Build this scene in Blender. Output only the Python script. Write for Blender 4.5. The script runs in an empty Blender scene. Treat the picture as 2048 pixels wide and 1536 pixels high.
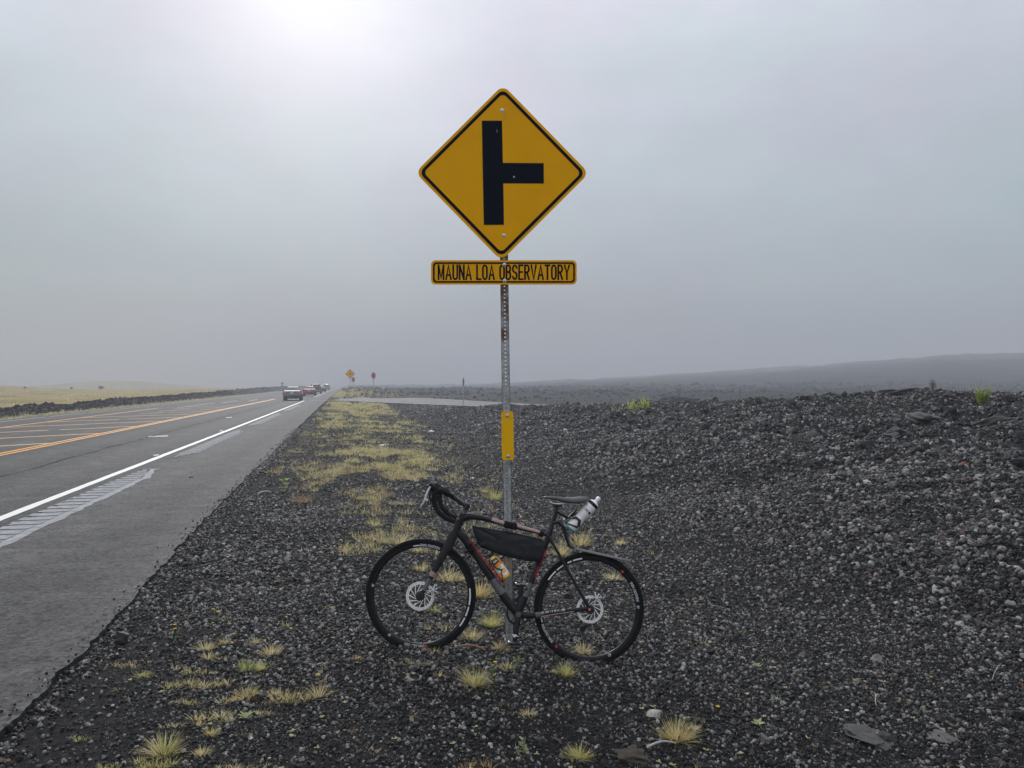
import bpy, bmesh, math, random
import numpy as np
from mathutils import Vector, Matrix, Quaternion

random.seed(7)
rng = np.random.default_rng(11)
sc = bpy.context.scene
COL = sc.collection
F = 1540.0            # focal length, in pixels of the 2048 wide photograph
HOR = 770.0           # row of the horizon
CH = 1.62             # eye height above the road
R = math.radians

# ------------------------------------------------------------------ camera
cam = bpy.data.cameras.new('camera')
cam.sensor_width = 36.0
cam.lens = 36.0 * F / 2048.0
cam.clip_start = 0.05
cam.clip_end = 6000
camo = bpy.data.objects.new('camera', cam)
COL.objects.link(camo)
camo.location = (0, 0, CH)
camo.rotation_euler = (R(90) + (HOR - 768.0) / F, 0, 0)
sc.camera = camo

# ------------------------------------------------------------------ sky, sun, exposure
SUN_EL, SUN_AZ = 26.5, -15.0          # degrees; azimuth measured from +Y towards +X
w = bpy.data.worlds.new('World')
sc.world = w
w.use_nodes = True
nt = w.node_tree
nt.nodes.clear()
out = nt.nodes.new('ShaderNodeOutputWorld')
bg = nt.nodes.new('ShaderNodeBackground')
bg.inputs['Strength'].default_value = 0.1
sky = nt.nodes.new('ShaderNodeTexSky')
sky.sky_type = 'NISHITA'
sky.sun_disc = False
sky.sun_elevation = R(SUN_EL)
sky.sun_rotation = R(SUN_AZ)
sky.dust_density = 1.0
sky.air_density = 1.5
tc = nt.nodes.new('ShaderNodeTexCoord')
sep = nt.nodes.new('ShaderNodeSeparateXYZ')
nt.links.new(tc.outputs['Generated'], sep.inputs[0])
ramp = nt.nodes.new('ShaderNodeValToRGB')       # overcast fog, by elevation
ramp.color_ramp.interpolation = 'B_SPLINE'
els = ramp.color_ramp.elements
els[0].position = 0.0
els[0].color = (0.235, 0.25, 0.285, 1)
els[1].position = 1.0
els[1].color = (1.0, 1.02, 1.06, 1)
for p, c in ((0.08, (0.295, 0.325, 0.36)), (0.2, (0.395, 0.445, 0.48)), (0.33, (0.485, 0.52, 0.575)), (0.47, (0.60, 0.62, 0.68))):
    e = els.new(p)
    e.color = (*c, 1)
nt.links.new(sep.outputs['Z'], ramp.inputs[0])
sdir = Vector((math.sin(R(SUN_AZ)) * math.cos(R(SUN_EL)), math.cos(R(SUN_AZ)) * math.cos(R(SUN_EL)), math.sin(R(SUN_EL))))
dot = nt.nodes.new('ShaderNodeVectorMath')
dot.operation = 'DOT_PRODUCT'
dot.inputs[1].default_value = sdir
nt.links.new(tc.outputs['Generated'], dot.inputs[0])


def wmath(op, a, b=None):
    n = nt.nodes.new('ShaderNodeMath')
    n.operation = op
    for i, v in enumerate((a, b)):
        if v is None:
            continue
        if isinstance(v, (int, float)):
            n.inputs[i].default_value = v
        else:
            nt.links.new(v, n.inputs[i])
    return n.outputs[0]


dpos = wmath('MAXIMUM', dot.outputs['Value'], 0.0)
glow = wmath('ADD', wmath('MULTIPLY', wmath('POWER', dpos, 110.0), 0.24), wmath('MULTIPLY', wmath('POWER', dpos, 13.0), 0.10))
noi = nt.nodes.new('ShaderNodeTexNoise')
noi.inputs['Scale'].default_value = 2.1
noi.inputs['Detail'].default_value = 5
noi.inputs['Roughness'].default_value = 0.6
mp = nt.nodes.new('ShaderNodeMapping')
mp.inputs['Scale'].default_value = (1, 1, 2.2)
nt.links.new(tc.outputs['Generated'], mp.inputs[0])
nt.links.new(mp.outputs[0], noi.inputs['Vector'])
cloud = wmath('ADD', wmath('MULTIPLY', wmath('SUBTRACT', noi.outputs['Fac'], 0.5), 0.60), 1.0)
vm = nt.nodes.new('ShaderNodeVectorMath')
vm.operation = 'SCALE'
nb = nt.nodes.new('ShaderNodeTexNoise')          # faint teal and lilac drifts in the cloud
nb.inputs['Scale'].default_value = 2.9
nb.inputs['Detail'].default_value = 6
nb.inputs['Roughness'].default_value = 0.66
mp2 = nt.nodes.new('ShaderNodeMapping')
mp2.inputs['Location'].default_value = (3.1, 1.7, 0.4)
mp2.inputs['Scale'].default_value = (1, 1, 1.8)
nt.links.new(tc.outputs['Generated'], mp2.inputs[0])
nt.links.new(mp2.outputs[0], nb.inputs['Vector'])
rb = nt.nodes.new('ShaderNodeValToRGB')
rb.color_ramp.elements[0].position = 0.36
rb.color_ramp.elements[0].color = (0.94, 1.02, 1.0, 1)
rb.color_ramp.elements[1].position = 0.64
rb.color_ramp.elements[1].color = (1.035, 0.98, 1.045, 1)
nt.links.new(nb.outputs['Fac'], rb.inputs[0])
mt = nt.nodes.new('ShaderNodeVectorMath')
mt.operation = 'MULTIPLY'
nt.links.new(ramp.outputs['Color'], mt.inputs[0])
nt.links.new(rb.outputs[0], mt.inputs[1])
nt.links.new(mt.outputs[0], vm.inputs[0])
nt.links.new(cloud, vm.inputs['Scale'])
comb = nt.nodes.new('ShaderNodeCombineXYZ')
for i in range(3):
    nt.links.new(glow, comb.inputs[i])
va = nt.nodes.new('ShaderNodeVectorMath')
va.operation = 'ADD'
nt.links.new(vm.outputs[0], va.inputs[0])
nt.links.new(comb.outputs[0], va.inputs[1])
vs = nt.nodes.new('ShaderNodeVectorMath')
vs.operation = 'SCALE'
vs.inputs['Scale'].default_value = 10.0
nt.links.new(va.outputs[0], vs.inputs[0])
mx = nt.nodes.new('ShaderNodeMix')
mx.data_type = 'RGBA'
mx.inputs[0].default_value = 0.96
nt.links.new(sky.outputs[0], mx.inputs[6])
nt.links.new(vs.outputs[0], mx.inputs[7])
nt.links.new(mx.outputs[2], bg.inputs['Color'])
nt.links.new(bg.outputs[0], out.inputs['Surface'])

sun = bpy.data.lights.new('sun', 'SUN')
sun.energy = 1.5
sun.angle = R(10)
sun.color = (1.0, 0.985, 0.965)
suno = bpy.data.objects.new('sun', sun)
COL.objects.link(suno)
suno.rotation_euler = (-sdir).to_track_quat('-Z', 'Y').to_euler()

sc.view_settings.view_transform = 'Standard'
sc.view_settings.look = 'None'
sc.view_settings.gamma = 1.0
sc.view_settings.use_curve_mapping = False
sc.view_settings.exposure = 0.28
sc.render.engine = 'CYCLES'
sc.cycles.use_denoising = True
sc.cycles.max_bounces = 6
sc.cycles.volume_bounces = 1
sc.cycles.transparent_max_bounces = 8


# ------------------------------------------------------------------ helpers
def ray(px, py):
    return Vector(((px - 1024.0) / F, 1.0, -(py - HOR) / F))


def at(px, py, Y):
    """the point seen at a pixel of the photograph, Y metres in front of the camera"""
    d = ray(px, py)
    return Vector((0, 0, CH)) + d * Y


class MB:
    """collects vertices and faces of one mesh"""

    def __init__(self):
        self.v, self.f, self.c = [], [], []

    def add(self, verts, faces, col=None):
        o = len(self.v)
        self.v += [tuple(p) for p in verts]
        self.f += [tuple(i + o for i in q) for q in faces]
        if col is not None:
            self.c += [col] * len(verts)
        return self

    def quad(self, a, b, c, d):
        return self.add([a, b, c, d], [(0, 1, 2, 3)])

    def box(self, c, s, rot=None):
        c = Vector(c)
        vs = []
        for x in (-.5, .5):
            for y in (-.5, .5):
                for z in (-.5, .5):
                    p = Vector((x * s[0], y * s[1], z * s[2]))
                    if rot is not None:
                        p = rot @ p
                    vs.append(c + p)
        return self.add(vs, [(0, 1, 3, 2), (4, 6, 7, 5), (0, 4, 5, 1), (2, 3, 7, 6), (0, 2, 6, 4), (1, 5, 7, 3)])

    def tube(self, pts, rad, n=10, ref=None, rad2=None, cap=True):
        """sweep of an ellipse: rad across, rad2 along the reference direction"""
        pts = [Vector(p) for p in pts]
        if not hasattr(rad, '__len__'):
            rad = [rad] * len(pts)
        if rad2 is None:
            rad2 = rad
        elif not hasattr(rad2, '__len__'):
            rad2 = [rad2] * len(pts)
        vs, fs = [], []
        prev = Vector(ref) if ref is not None else None
        for i, p in enumerate(pts):
            t = (pts[min(i + 1, len(pts) - 1)] - pts[max(i - 1, 0)])
            if t.length < 1e-9:
                t = Vector((0, 0, 1))
            t.normalize()
            if prev is None:
                prev = Vector((0, 0, 1)) if abs(t.z) < .9 else Vector((1, 0, 0))
            a = (prev - t * prev.dot(t))
            if a.length < 1e-6:
                a = t.orthogonal()
            a.normalize()
            b = t.cross(a)
            prev = a if ref is None else Vector(ref)
            for k in range(n):
                an = 2 * math.pi * k / n
                vs.append(p + a * (rad2[i] * math.cos(an)) + b * (rad[i] * math.sin(an)))
        for i in range(len(pts) - 1):
            for k in range(n):
                k2 = (k + 1) % n
                fs.append((i * n + k, i * n + k2, (i + 1) * n + k2, (i + 1) * n + k))
        if cap:
            fs.append(tuple(range(n - 1, -1, -1)))
            fs.append(tuple((len(pts) - 1) * n + k for k in range(n)))
        return self.add(vs, fs)

    def lathe(self, c, axis, prof, n=20, ref=None):
        """prof: (distance along the axis, radius)"""
        c, ax = Vector(c), Vector(axis).normalized()
        a = ax.orthogonal().normalized() if ref is None else (Vector(ref) - ax * ax.dot(Vector(ref))).normalized()
        b = ax.cross(a)
        vs, fs = [], []
        for h, r in prof:
            for k in range(n):
                an = 2 * math.pi * k / n
                vs.append(c + ax * h + a * (r * math.cos(an)) + b * (r * math.sin(an)))
        for i in range(len(prof) - 1):
            for k in range(n):
                k2 = (k + 1) % n
                fs.append((i * n + k, i * n + k2, (i + 1) * n + k2, (i + 1) * n + k))
        fs.append(tuple(range(n - 1, -1, -1)))
        fs.append(tuple((len(prof) - 1) * n + k for k in range(n)))
        return self.add(vs, fs)

    def ring(self, c, ex, ey, ez, prof, n=72, a0=0.0, a1=None):
        """closed profile of (radius, offset) turned about ez"""
        full = a1 is None
        m = len(prof)
        cnt = n if full else n + 1
        vs, fs = [], []
        for k in range(cnt):
            an = 2 * math.pi * k / n if full else a0 + (a1 - a0) * k / n
            d = ex * math.cos(an) + ey * math.sin(an)
            for r, o in prof:
                vs.append(c + d * r + ez * o)
        for k in range(n):
            k2 = (k + 1) % cnt
            for j in range(m):
                j2 = (j + 1) % m
                fs.append((k * m + j, k2 * m + j, k2 * m + j2, k * m + j2))
        if not full:
            fs.append(tuple(range(m)))
            fs.append(tuple((cnt - 1) * m + j for j in range(m - 1, -1, -1)))
        return self.add(vs, fs)

    def prism(self, poly, off):
        """polygon (list of 3-D points) extruded by the vector off"""
        n = len(poly)
        vs = [Vector(p) for p in poly] + [Vector(p) + off for p in poly]
        fs = [tuple(range(n)), tuple(range(2 * n - 1, n - 1, -1))]
        for i in range(n):
            j = (i + 1) % n
            fs.append((i, i + n, j + n, j))
        return self.add(vs, fs)

    def build(self, name, mat=None, parent=None, smooth=True, bevel=0, angle=40, label=None):
        org = Vector(parent['org']) if parent is not None and 'org' in parent else Vector((0, 0, 0))
        me = bpy.data.meshes.new(name)
        me.from_pydata([(p[0] - org.x, p[1] - org.y, p[2] - org.z) for p in self.v], [], self.f)
        bm = bmesh.new()
        bm.from_mesh(me)
        bmesh.ops.recalc_face_normals(bm, faces=bm.faces)
        bm.to_mesh(me)
        bm.free()
        if self.c:
            ca = me.color_attributes.new('tint', 'FLOAT_COLOR', 'POINT')
            ca.data.foreach_set('color', np.array([(*c, 1.0) for c in self.c], 'f').ravel())
        if mat is not None:
            me.materials.append(mat)
        if smooth:
            me.polygons.foreach_set('use_smooth', [True] * len(me.polygons))
            me.set_sharp_from_angle(angle=R(angle))
        o = bpy.data.objects.new(name, me)
        COL.objects.link(o)
        if parent is not None:
            o.parent = parent
            o['org'] = tuple(org)
        if bevel:
            b = o.modifiers.new('bevel', 'BEVEL')
            b.width = bevel
            b.segments = 2
            b.limit_method = 'ANGLE'
        if label:
            o['label'] = label
        return o


def tag(o, label=None, cat=None, group=None, kind=None):
    if label:
        o['label'] = label
    if cat:
        o['category'] = cat
    if group:
        o['group'] = group
    if kind:
        o['kind'] = kind
    return o


def thing(name, label, cat, loc=(0, 0, 0), group=None):
    o = bpy.data.objects.new(name, None)
    COL.objects.link(o)
    o.empty_display_size = 0.1
    o.location = loc
    o['org'] = tuple(loc)
    return tag(o, label, cat, group)


def add_part_center(mb, pts):
    return mb


# ------------------------------------------------------------------ materials
def nodes_of(m):
    m.use_nodes = True
    return m.node_tree, m.node_tree.nodes['Principled BSDF']


def mat(name, col, rough=0.6, metal=0.0, spec=0.5, var=0.0, vscale=8.0, bump=0.0, bscale=60.0, emit=None, coat=0.0):
    m = bpy.data.materials.new(name)
    t, b = nodes_of(m)
    b.inputs['Base Color'].default_value = (*col, 1)
    b.inputs['Roughness'].default_value = rough
    b.inputs['Metallic'].default_value = metal
    b.inputs['Specular IOR Level'].default_value = spec
    b.inputs['Coat Weight'].default_value = coat
    if emit:
        b.inputs['Emission Color'].default_value = (*emit[0], 1)
        b.inputs['Emission Strength'].default_value = emit[1]
    tcn = t.nodes.new('ShaderNodeTexCoord')
    if var:
        n = t.nodes.new('ShaderNodeTexNoise')
        n.inputs['Scale'].default_value = vscale
        n.inputs['Detail'].default_value = 6
        n.inputs['Roughness'].default_value = 0.65
        t.links.new(tcn.outputs['Object'], n.inputs['Vector'])
        r = t.nodes.new('ShaderNodeValToRGB')
        r.color_ramp.elements[0].position = 0.3
        r.color_ramp.elements[1].position = 0.7
        r.color_ramp.elements[0].color = (*[c * (1 - var) for c in col], 1)
        r.color_ramp.elements[1].color = (*[min(1, c * (1 + var)) for c in col], 1)
        t.links.new(n.outputs['Fac'], r.inputs[0])
        t.links.new(r.outputs[0], b.inputs['Base Color'])
    if bump:
        n2 = t.nodes.new('ShaderNodeTexNoise')
        n2.inputs['Scale'].default_value = bscale
        n2.inputs['Detail'].default_value = 4
        t.links.new(tcn.outputs['Object'], n2.inputs['Vector'])
        bp = t.nodes.new('ShaderNodeBump')
        bp.inputs['Strength'].default_value = bump
        bp.inputs['Distance'].default_value = 0.01
        t.links.new(n2.outputs['Fac'], bp.inputs['Height'])
        t.links.new(bp.outputs[0], b.inputs['Normal'])
    return m


def N(t, typ, **kw):
    n = t.nodes.new(typ)
    for k, v in kw.items():
        setattr(n, k, v)
    return n


def set_ramp(r, stops):
    e = r.color_ramp.elements
    while len(e) > 2:
        e.remove(e[-1])
    e[0].position, e[0].color = stops[0][0], (*stops[0][1], 1)
    e[1].position, e[1].color = stops[-1][0], (*stops[-1][1], 1)
    for p, c in stops[1:-1]:
        k = e.new(p)
        k.color = (*c, 1)


def stone_mat(name, stops, bump=0.5, scale=90.0, rough=0.5):
    """lava cinder: one colour per stone, pitted surface"""
    m = bpy.data.materials.new(name)
    t, b = nodes_of(m)
    oi = N(t, 'ShaderNodeObjectInfo')
    r = N(t, 'ShaderNodeValToRGB')
    set_ramp(r, stops)
    t.links.new(oi.outputs['Random'], r.inputs[0])
    g = N(t, 'ShaderNodeNewGeometry')
    n = N(t, 'ShaderNodeTexNoise')
    n.inputs['Scale'].default_value = scale
    n.inputs['Detail'].default_value = 5
    n.inputs['Roughness'].default_value = 0.7
    t.links.new(g.outputs['Position'], n.inputs['Vector'])
    mr = N(t, 'ShaderNodeMapRange')
    mr.inputs[1].default_value = 0.3
    mr.inputs[2].default_value = 0.7
    mr.inputs[3].default_value = 0.4
    mr.inputs[4].default_value = 1.55
    t.links.new(n.outputs['Fac'], mr.inputs[0])
    mul = N(t, 'ShaderNodeVectorMath', operation='SCALE')
    t.links.new(r.outputs[0], mul.inputs[0])
    t.links.new(mr.outputs[0], mul.inputs['Scale'])
    t.links.new(mul.outputs[0], b.inputs['Base Color'])
    b.inputs['Roughness'].default_value = rough
    b.inputs['Specular IOR Level'].default_value = 0.3 if rough < 0.6 else 0.2
    bp = N(t, 'ShaderNodeBump')
    bp.inputs['Strength'].default_value = bump
    bp.inputs['Distance'].default_value = 0.012
    t.links.new(n.outputs['Fac'], bp.inputs['Height'])
    t.links.new(bp.outputs[0], b.inputs['Normal'])
    return m


def leaf_mat(name, trans=0.5):
    """grass and leaves: colour from the blade's own tint"""
    m = bpy.data.materials.new(name)
    t, b = nodes_of(m)
    a = N(t, 'ShaderNodeAttribute', attribute_name='tint')
    t.links.new(a.outputs['Color'], b.inputs['Base Color'])
    b.inputs['Roughness'].default_value = 0.6
    b.inputs['Specular IOR Level'].default_value = 0.3
    tr = N(t, 'ShaderNodeBsdfTranslucent')
    t.links.new(a.outputs['Color'], tr.inputs['Color'])
    mixs = N(t, 'ShaderNodeMixShader')
    mixs.inputs[0].default_value = trans
    t.links.new(b.outputs[0], mixs.inputs[1])
    t.links.new(tr.outputs[0], mixs.inputs[2])
    t.links.new(mixs.outputs[0], t.nodes['Material Output'].inputs['Surface'])
    return m


M = {}
M['black_gloss'] = mat('black_gloss_paint', (0.012, 0.012, 0.014), 0.32, var=0.3, vscale=30)
M['frame'] = mat('matte_black_frame', (0.012, 0.012, 0.014), 0.42, spec=0.25, var=0.25, vscale=25, bump=0.03, bscale=300)
M['frame_grey'] = mat('grey_frame_paint', (0.11, 0.115, 0.12), 0.45, var=0.25, vscale=60, bump=0.05, bscale=400)
M['rubber'] = mat('tyre_rubber', (0.007, 0.007, 0.008), 0.85, spec=0.15, var=0.3, vscale=40, bump=0.4, bscale=180)
M['rim'] = mat('carbon_rim', (0.008, 0.008, 0.010), 0.4, spec=0.25)
M['decal_white'] = mat('white_decal', (0.75, 0.76, 0.78), 0.5, var=0.12, vscale=120)
M['decal_grey'] = mat('grey_decal', (0.33, 0.33, 0.34), 0.5)
M['decal_red'] = mat('red_decal', (0.55, 0.03, 0.045), 0.45)
M['decal_pink'] = mat('worn_red_decal', (0.36, 0.23, 0.22), 0.5, var=0.35, vscale=120)
M['badge_pink'] = mat('salmon_badge', (0.62, 0.22, 0.20), 0.5)
M['steel'] = mat('rotor_steel', (0.93, 0.92, 0.88), 0.45, 0.05, var=0.1, vscale=80)
M['silver'] = mat('silver_metal', (0.75, 0.75, 0.75), 0.35, 0.4)
M['tape'] = mat('black_bar_tape', (0.008, 0.008, 0.009), 0.7, spec=0.2, bump=0.5, bscale=150)
M['saddle'] = mat('black_saddle', (0.028, 0.029, 0.033), 0.42, bump=0.1, bscale=200)
M['bag'] = mat('black_bag_fabric', (0.014, 0.015, 0.018), 0.6, spec=0.3, var=0.5, vscale=22, bump=0.9, bscale=24)
M['strap'] = mat('black_strap', (0.007, 0.007, 0.008), 0.8, spec=0.15, bump=0.3, bscale=300)
M['fender'] = mat('dark_grey_plastic', (0.06, 0.062, 0.066), 0.5, bump=0.08, bscale=250)
M['bottle_white'] = mat('translucent_white_plastic', (0.88, 0.88, 0.87), 0.4, var=0.05, vscale=20)
M['bottle_cap'] = mat('pale_cap_plastic', (0.85, 0.87, 0.9), 0.3)
M['cyan'] = mat('cyan_plastic', (0.02, 0.42, 0.55), 0.4)
M['orange'] = mat('orange_label', (0.95, 0.26, 0.015), 0.4)
M['juice'] = mat('juice_plastic', (0.95, 0.58, 0.12), 0.25, var=0.12, vscale=30)
M['label_white'] = mat('white_label', (0.92, 0.89, 0.82), 0.45)
M['peach'] = mat('peach_print', (0.92, 0.42, 0.15), 0.45)
M['leafgreen'] = mat('green_print', (0.42, 0.58, 0.24), 0.45)
M['sign_yellow'] = mat('yellow_sheeting', (0.95, 0.45, 0.002), 0.6, spec=0.06, var=0.05, vscale=5)
M['marker_yellow'] = mat('marker_yellow_sheeting', (0.97, 0.52, 0.004), 0.55, spec=0.1, var=0.04, vscale=9)
M['sign_black'] = mat('black_sign_print', (0.004, 0.007, 0.016), 0.7, spec=0.04)
M['sign_back'] = mat('grey_sign_back', (0.16, 0.165, 0.17), 0.55, 0.4, var=0.2)
M['sign_red'] = mat('red_sheeting', (0.42, 0.012, 0.03), 0.45)
M['sign_white'] = mat('white_sheeting', (0.7, 0.7, 0.7), 0.5)
M['bolt'] = mat('galvanised_bolt', (0.62, 0.62, 0.63), 0.35, 0.8)
M['white_paint'] = mat('white_road_paint', (0.80, 0.79, 0.74), 0.6, var=0.10, vscale=18)
M['old_white'] = mat('worn_white_road_paint', (0.42, 0.42, 0.42), 0.7, var=0.25, vscale=9)
M['yellow_paint'] = mat('yellow_road_paint', (0.88, 0.37, 0.015), 0.6, var=0.15, vscale=10)
M['pale_yellow'] = mat('faded_yellow_paint', (0.82, 0.50, 0.20), 0.7, var=0.22, vscale=6)
M['dust'] = mat('pale_milled_asphalt', (0.27, 0.275, 0.29), 0.8, var=0.45, vscale=9, bump=0.3, bscale=90)
M['shaded_broken_edge'] = mat('shaded_broken_asphalt', (0.03, 0.03, 0.03), 0.95, spec=0.05, var=0.6, vscale=40, bump=0.8, bscale=60)
M['crack'] = mat('dark_seam', (0.012, 0.012, 0.012), 0.95, spec=0.05)
M['faint_mark'] = mat('faint_joint', (0.2, 0.2, 0.2), 0.8, var=0.4, vscale=12)
M['faint_dust'] = mat('thin_dust_on_asphalt', (0.20, 0.205, 0.215), 0.8, var=0.45, vscale=6)
M['grass'] = leaf_mat('grass_blade')
M['wood'] = mat('weathered_wood', (0.24, 0.15, 0.09), 0.8, var=0.35, vscale=40, bump=0.5, bscale=80)
M['pale_wood'] = mat('bleached_twig', (0.45, 0.43, 0.40), 0.8, var=0.3, vscale=60)
M['litter_white'] = mat('white_litter', (0.75, 0.75, 0.74), 0.6)
M['litter_blue'] = mat('blue_litter', (0.05, 0.35, 0.62), 0.5)
M['flower'] = mat('yellow_petal', (0.80, 0.58, 0.02), 0.6)


def galvanised():
    m = bpy.data.materials.new('galvanised_post')
    t, b = nodes_of(m)
    tcn = N(t, 'ShaderNodeTexCoord')
    n = N(t, 'ShaderNodeTexNoise')
    n.inputs['Scale'].default_value = 26
    n.inputs['Detail'].default_value = 7
    n.inputs['Roughness'].default_value = 0.7
    t.links.new(tcn.outputs['Object'], n.inputs['Vector'])
    r = N(t, 'ShaderNodeValToRGB')
    set_ramp(r, [(0.3, (0.20, 0.21, 0.205)), (0.5, (0.40, 0.41, 0.405)), (0.75, (0.62, 0.63, 0.62))])
    t.links.new(n.outputs['Fac'], r.inputs[0])
    # rust that has run down the upper length of the post
    n2 = N(t, 'ShaderNodeTexNoise')
    n2.inputs['Scale'].default_value = 9
    n2.inputs['Detail'].default_value = 6
    t.links.new(tcn.outputs['Object'], n2.inputs['Vector'])
    s = N(t, 'ShaderNodeSeparateXYZ')
    t.links.new(tcn.outputs['Object'], s.inputs[0])
    mr = N(t, 'ShaderNodeMapRange')
    mr.inputs[1].default_value = 1.5
    mr.inputs[2].default_value = 2.3
    mr.inputs[3].default_value = -0.45
    mr.inputs[4].default_value = 0.22
    t.links.new(s.outputs['Z'], mr.inputs[0])
    ad = N(t, 'ShaderNodeMath', operation='ADD')
    t.links.new(mr.outputs[0], ad.inputs[0])
    t.links.new(n2.outputs['Fac'], ad.inputs[1])
    sm = N(t, 'ShaderNodeMapRange', interpolation_type='SMOOTHSTEP')
    sm.inputs[1].default_value = 0.45
    sm.inputs[2].default_value = 0.68
    t.links.new(ad.outputs[0], sm.inputs[0])
    mixc = N(t, 'ShaderNodeMix', data_type='RGBA')
    t.links.new(sm.outputs[0], mixc.inputs[0])
    t.links.new(r.outputs[0], mixc.inputs[6])
    mixc.inputs[7].default_value = (0.13, 0.07, 0.035, 1)
    t.links.new(mixc.outputs[2], b.inputs['Base Color'])
    b.inputs['Metallic'].default_value = 0.1
    b.inputs['Roughness'].default_value = 0.5
    return m


M['galv'] = galvanised()


def asphalt(name, c0, c1, wear=True):
    m = bpy.data.materials.new(name)
    t, b = nodes_of(m)
    g = N(t, 'ShaderNodeNewGeometry')
    n = N(t, 'ShaderNodeTexNoise')           # aggregate
    n.inputs['Scale'].default_value = 75
    n.inputs['Detail'].default_value = 5
    n.inputs['Roughness'].default_value = 0.85
    t.links.new(g.outputs['Position'], n.inputs['Vector'])
    v = N(t, 'ShaderNodeTexVoronoi')
    v.inputs['Scale'].default_value = 120
    t.links.new(g.outputs['Position'], v.inputs['Vector'])
    ml = N(t, 'ShaderNodeTexNoise')          # patches
    ml.inputs['Scale'].default_value = 0.9
    ml.inputs['Detail'].default_value = 7
    ml.inputs['Roughness'].default_value = 0.62
    t.links.new(g.outputs['Position'], ml.inputs['Vector'])
    ad = N(t, 'ShaderNodeMath', operation='MULTIPLY_ADD')
    t.links.new(n.outputs['Fac'], ad.inputs[0])
    ad.inputs[1].default_value = 1.5
    sub = N(t, 'ShaderNodeMath', operation='MULTIPLY_ADD')
    t.links.new(ml.outputs['Fac'], sub.inputs[0])
    sub.inputs[1].default_value = 0.45
    sub.inputs[2].default_value = -0.48
    t.links.new(sub.outputs[0], ad.inputs[2])
    last = ad.outputs[0]
    for (scl, amp, lo, hi) in ((22, -0.5, 0.54, 0.66), (8, -0.34, 0.56, 0.70), (15, 0.4, 0.60, 0.74), (3.1, 0.22, 0.45, 0.7)):
        # dark pits and pale worn aggregate, coarse enough to read from standing height
        pn = N(t, 'ShaderNodeTexNoise')
        pn.inputs['Scale'].default_value = scl
        pn.inputs['Detail'].default_value = 3
        pn.inputs['Roughness'].default_value = 0.6
        of = N(t, 'ShaderNodeVectorMath', operation='ADD')
        of.inputs[1].default_value = (scl, scl * 2, 0)
        t.links.new(g.outputs['Position'], of.inputs[0])
        t.links.new(of.outputs[0], pn.inputs['Vector'])
        pm = N(t, 'ShaderNodeMapRange')
        pm.inputs[1].default_value = lo
        pm.inputs[2].default_value = hi
        pm.inputs[3].default_value = 0
        pm.inputs[4].default_value = amp
        t.links.new(pn.outputs['Fac'], pm.inputs[0])
        pa = N(t, 'ShaderNodeMath', operation='ADD')
        t.links.new(last, pa.inputs[0])
        t.links.new(pm.outputs[0], pa.inputs[1])
        last = pa.outputs[0]
    vc = N(t, 'ShaderNodeTexVoronoi')
    vc.inputs['Scale'].default_value = 42
    t.links.new(g.outputs['Position'], vc.inputs['Vector'])
    sc_ = N(t, 'ShaderNodeSeparateColor')
    t.links.new(vc.outputs['Color'], sc_.inputs[0])
    vg = N(t, 'ShaderNodeMapRange')
    vg.inputs[3].default_value = -0.17
    vg.inputs[4].default_value = 0.17
    t.links.new(sc_.outputs[0], vg.inputs[0])
    va_ = N(t, 'ShaderNodeMath', operation='ADD')
    t.links.new(last, va_.inputs[0])
    t.links.new(vg.outputs[0], va_.inputs[1])
    last = va_.outputs[0]
    if wear:
        # two darker wheel tracks in the lane, along the road
        d = N(t, 'ShaderNodeVectorMath', operation='DOT_PRODUCT')
        d.inputs[1].default_value = (NA[0], NA[1], 0)
        t.links.new(g.outputs['Position'], d.inputs[0])
        sn = N(t, 'ShaderNodeMath', operation='MULTIPLY')
        t.links.new(d.outputs['Value'], sn.inputs[0])
        sn.inputs[1].default_value = 3.4
        co = N(t, 'ShaderNodeMath', operation='SINE')
        t.links.new(sn.outputs[0], co.inputs[0])
        md = N(t, 'ShaderNodeMath', operation='MULTIPLY_ADD')
        t.links.new(co.outputs[0], md.inputs[0])
        md.inputs[1].default_value = 0.085
        t.links.new(last, md.inputs[2])
        last = md.outputs[0]
    r = N(t, 'ShaderNodeValToRGB')
    set_ramp(r, [(0.15, tuple(c * 0.35 for c in c0)), (0.40, c0), (0.62, c1), (0.95, tuple(min(1, c * 1.7) for c in c1))])
    t.links.new(last, r.inputs[0])
    t.links.new(r.outputs[0], b.inputs['Base Color'])
    b.inputs['Roughness'].default_value = 0.8
    b.inputs['Specular IOR Level'].default_value = 0.22
    bp = N(t, 'ShaderNodeBump')
    bp.inputs['Strength'].default_value = 0.6
    bp.inputs['Distance'].default_value = 0.006
    t.links.new(n.outputs['Fac'], bp.inputs['Height'])
    t.links.new(bp.outputs[0], b.inputs['Normal'])
    return m


# ------------------------------------------------------------------ terrain
DA = (-0.2120, 0.9773)       # along the main road
NA = (0.9773, 0.2120)        # across it, to the right
M['asphalt'] = asphalt('asphalt', (0.056, 0.054, 0.052), (0.085, 0.082, 0.080))
M['asphalt_side'] = asphalt('pale_asphalt', (0.14, 0.14, 0.137), (0.19, 0.19, 0.183), wear=False)


def hash2(ix, iy, s):
    h = (ix.astype(np.int64) * 374761393 + iy.astype(np.int64) * 668265263 + s * 1442695041) & 0x7fffffff
    h = ((h ^ (h >> 13)) * 1274126177) & 0x7fffffff
    return ((h ^ (h >> 16)) & 0xffff) / 65535.0


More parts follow.
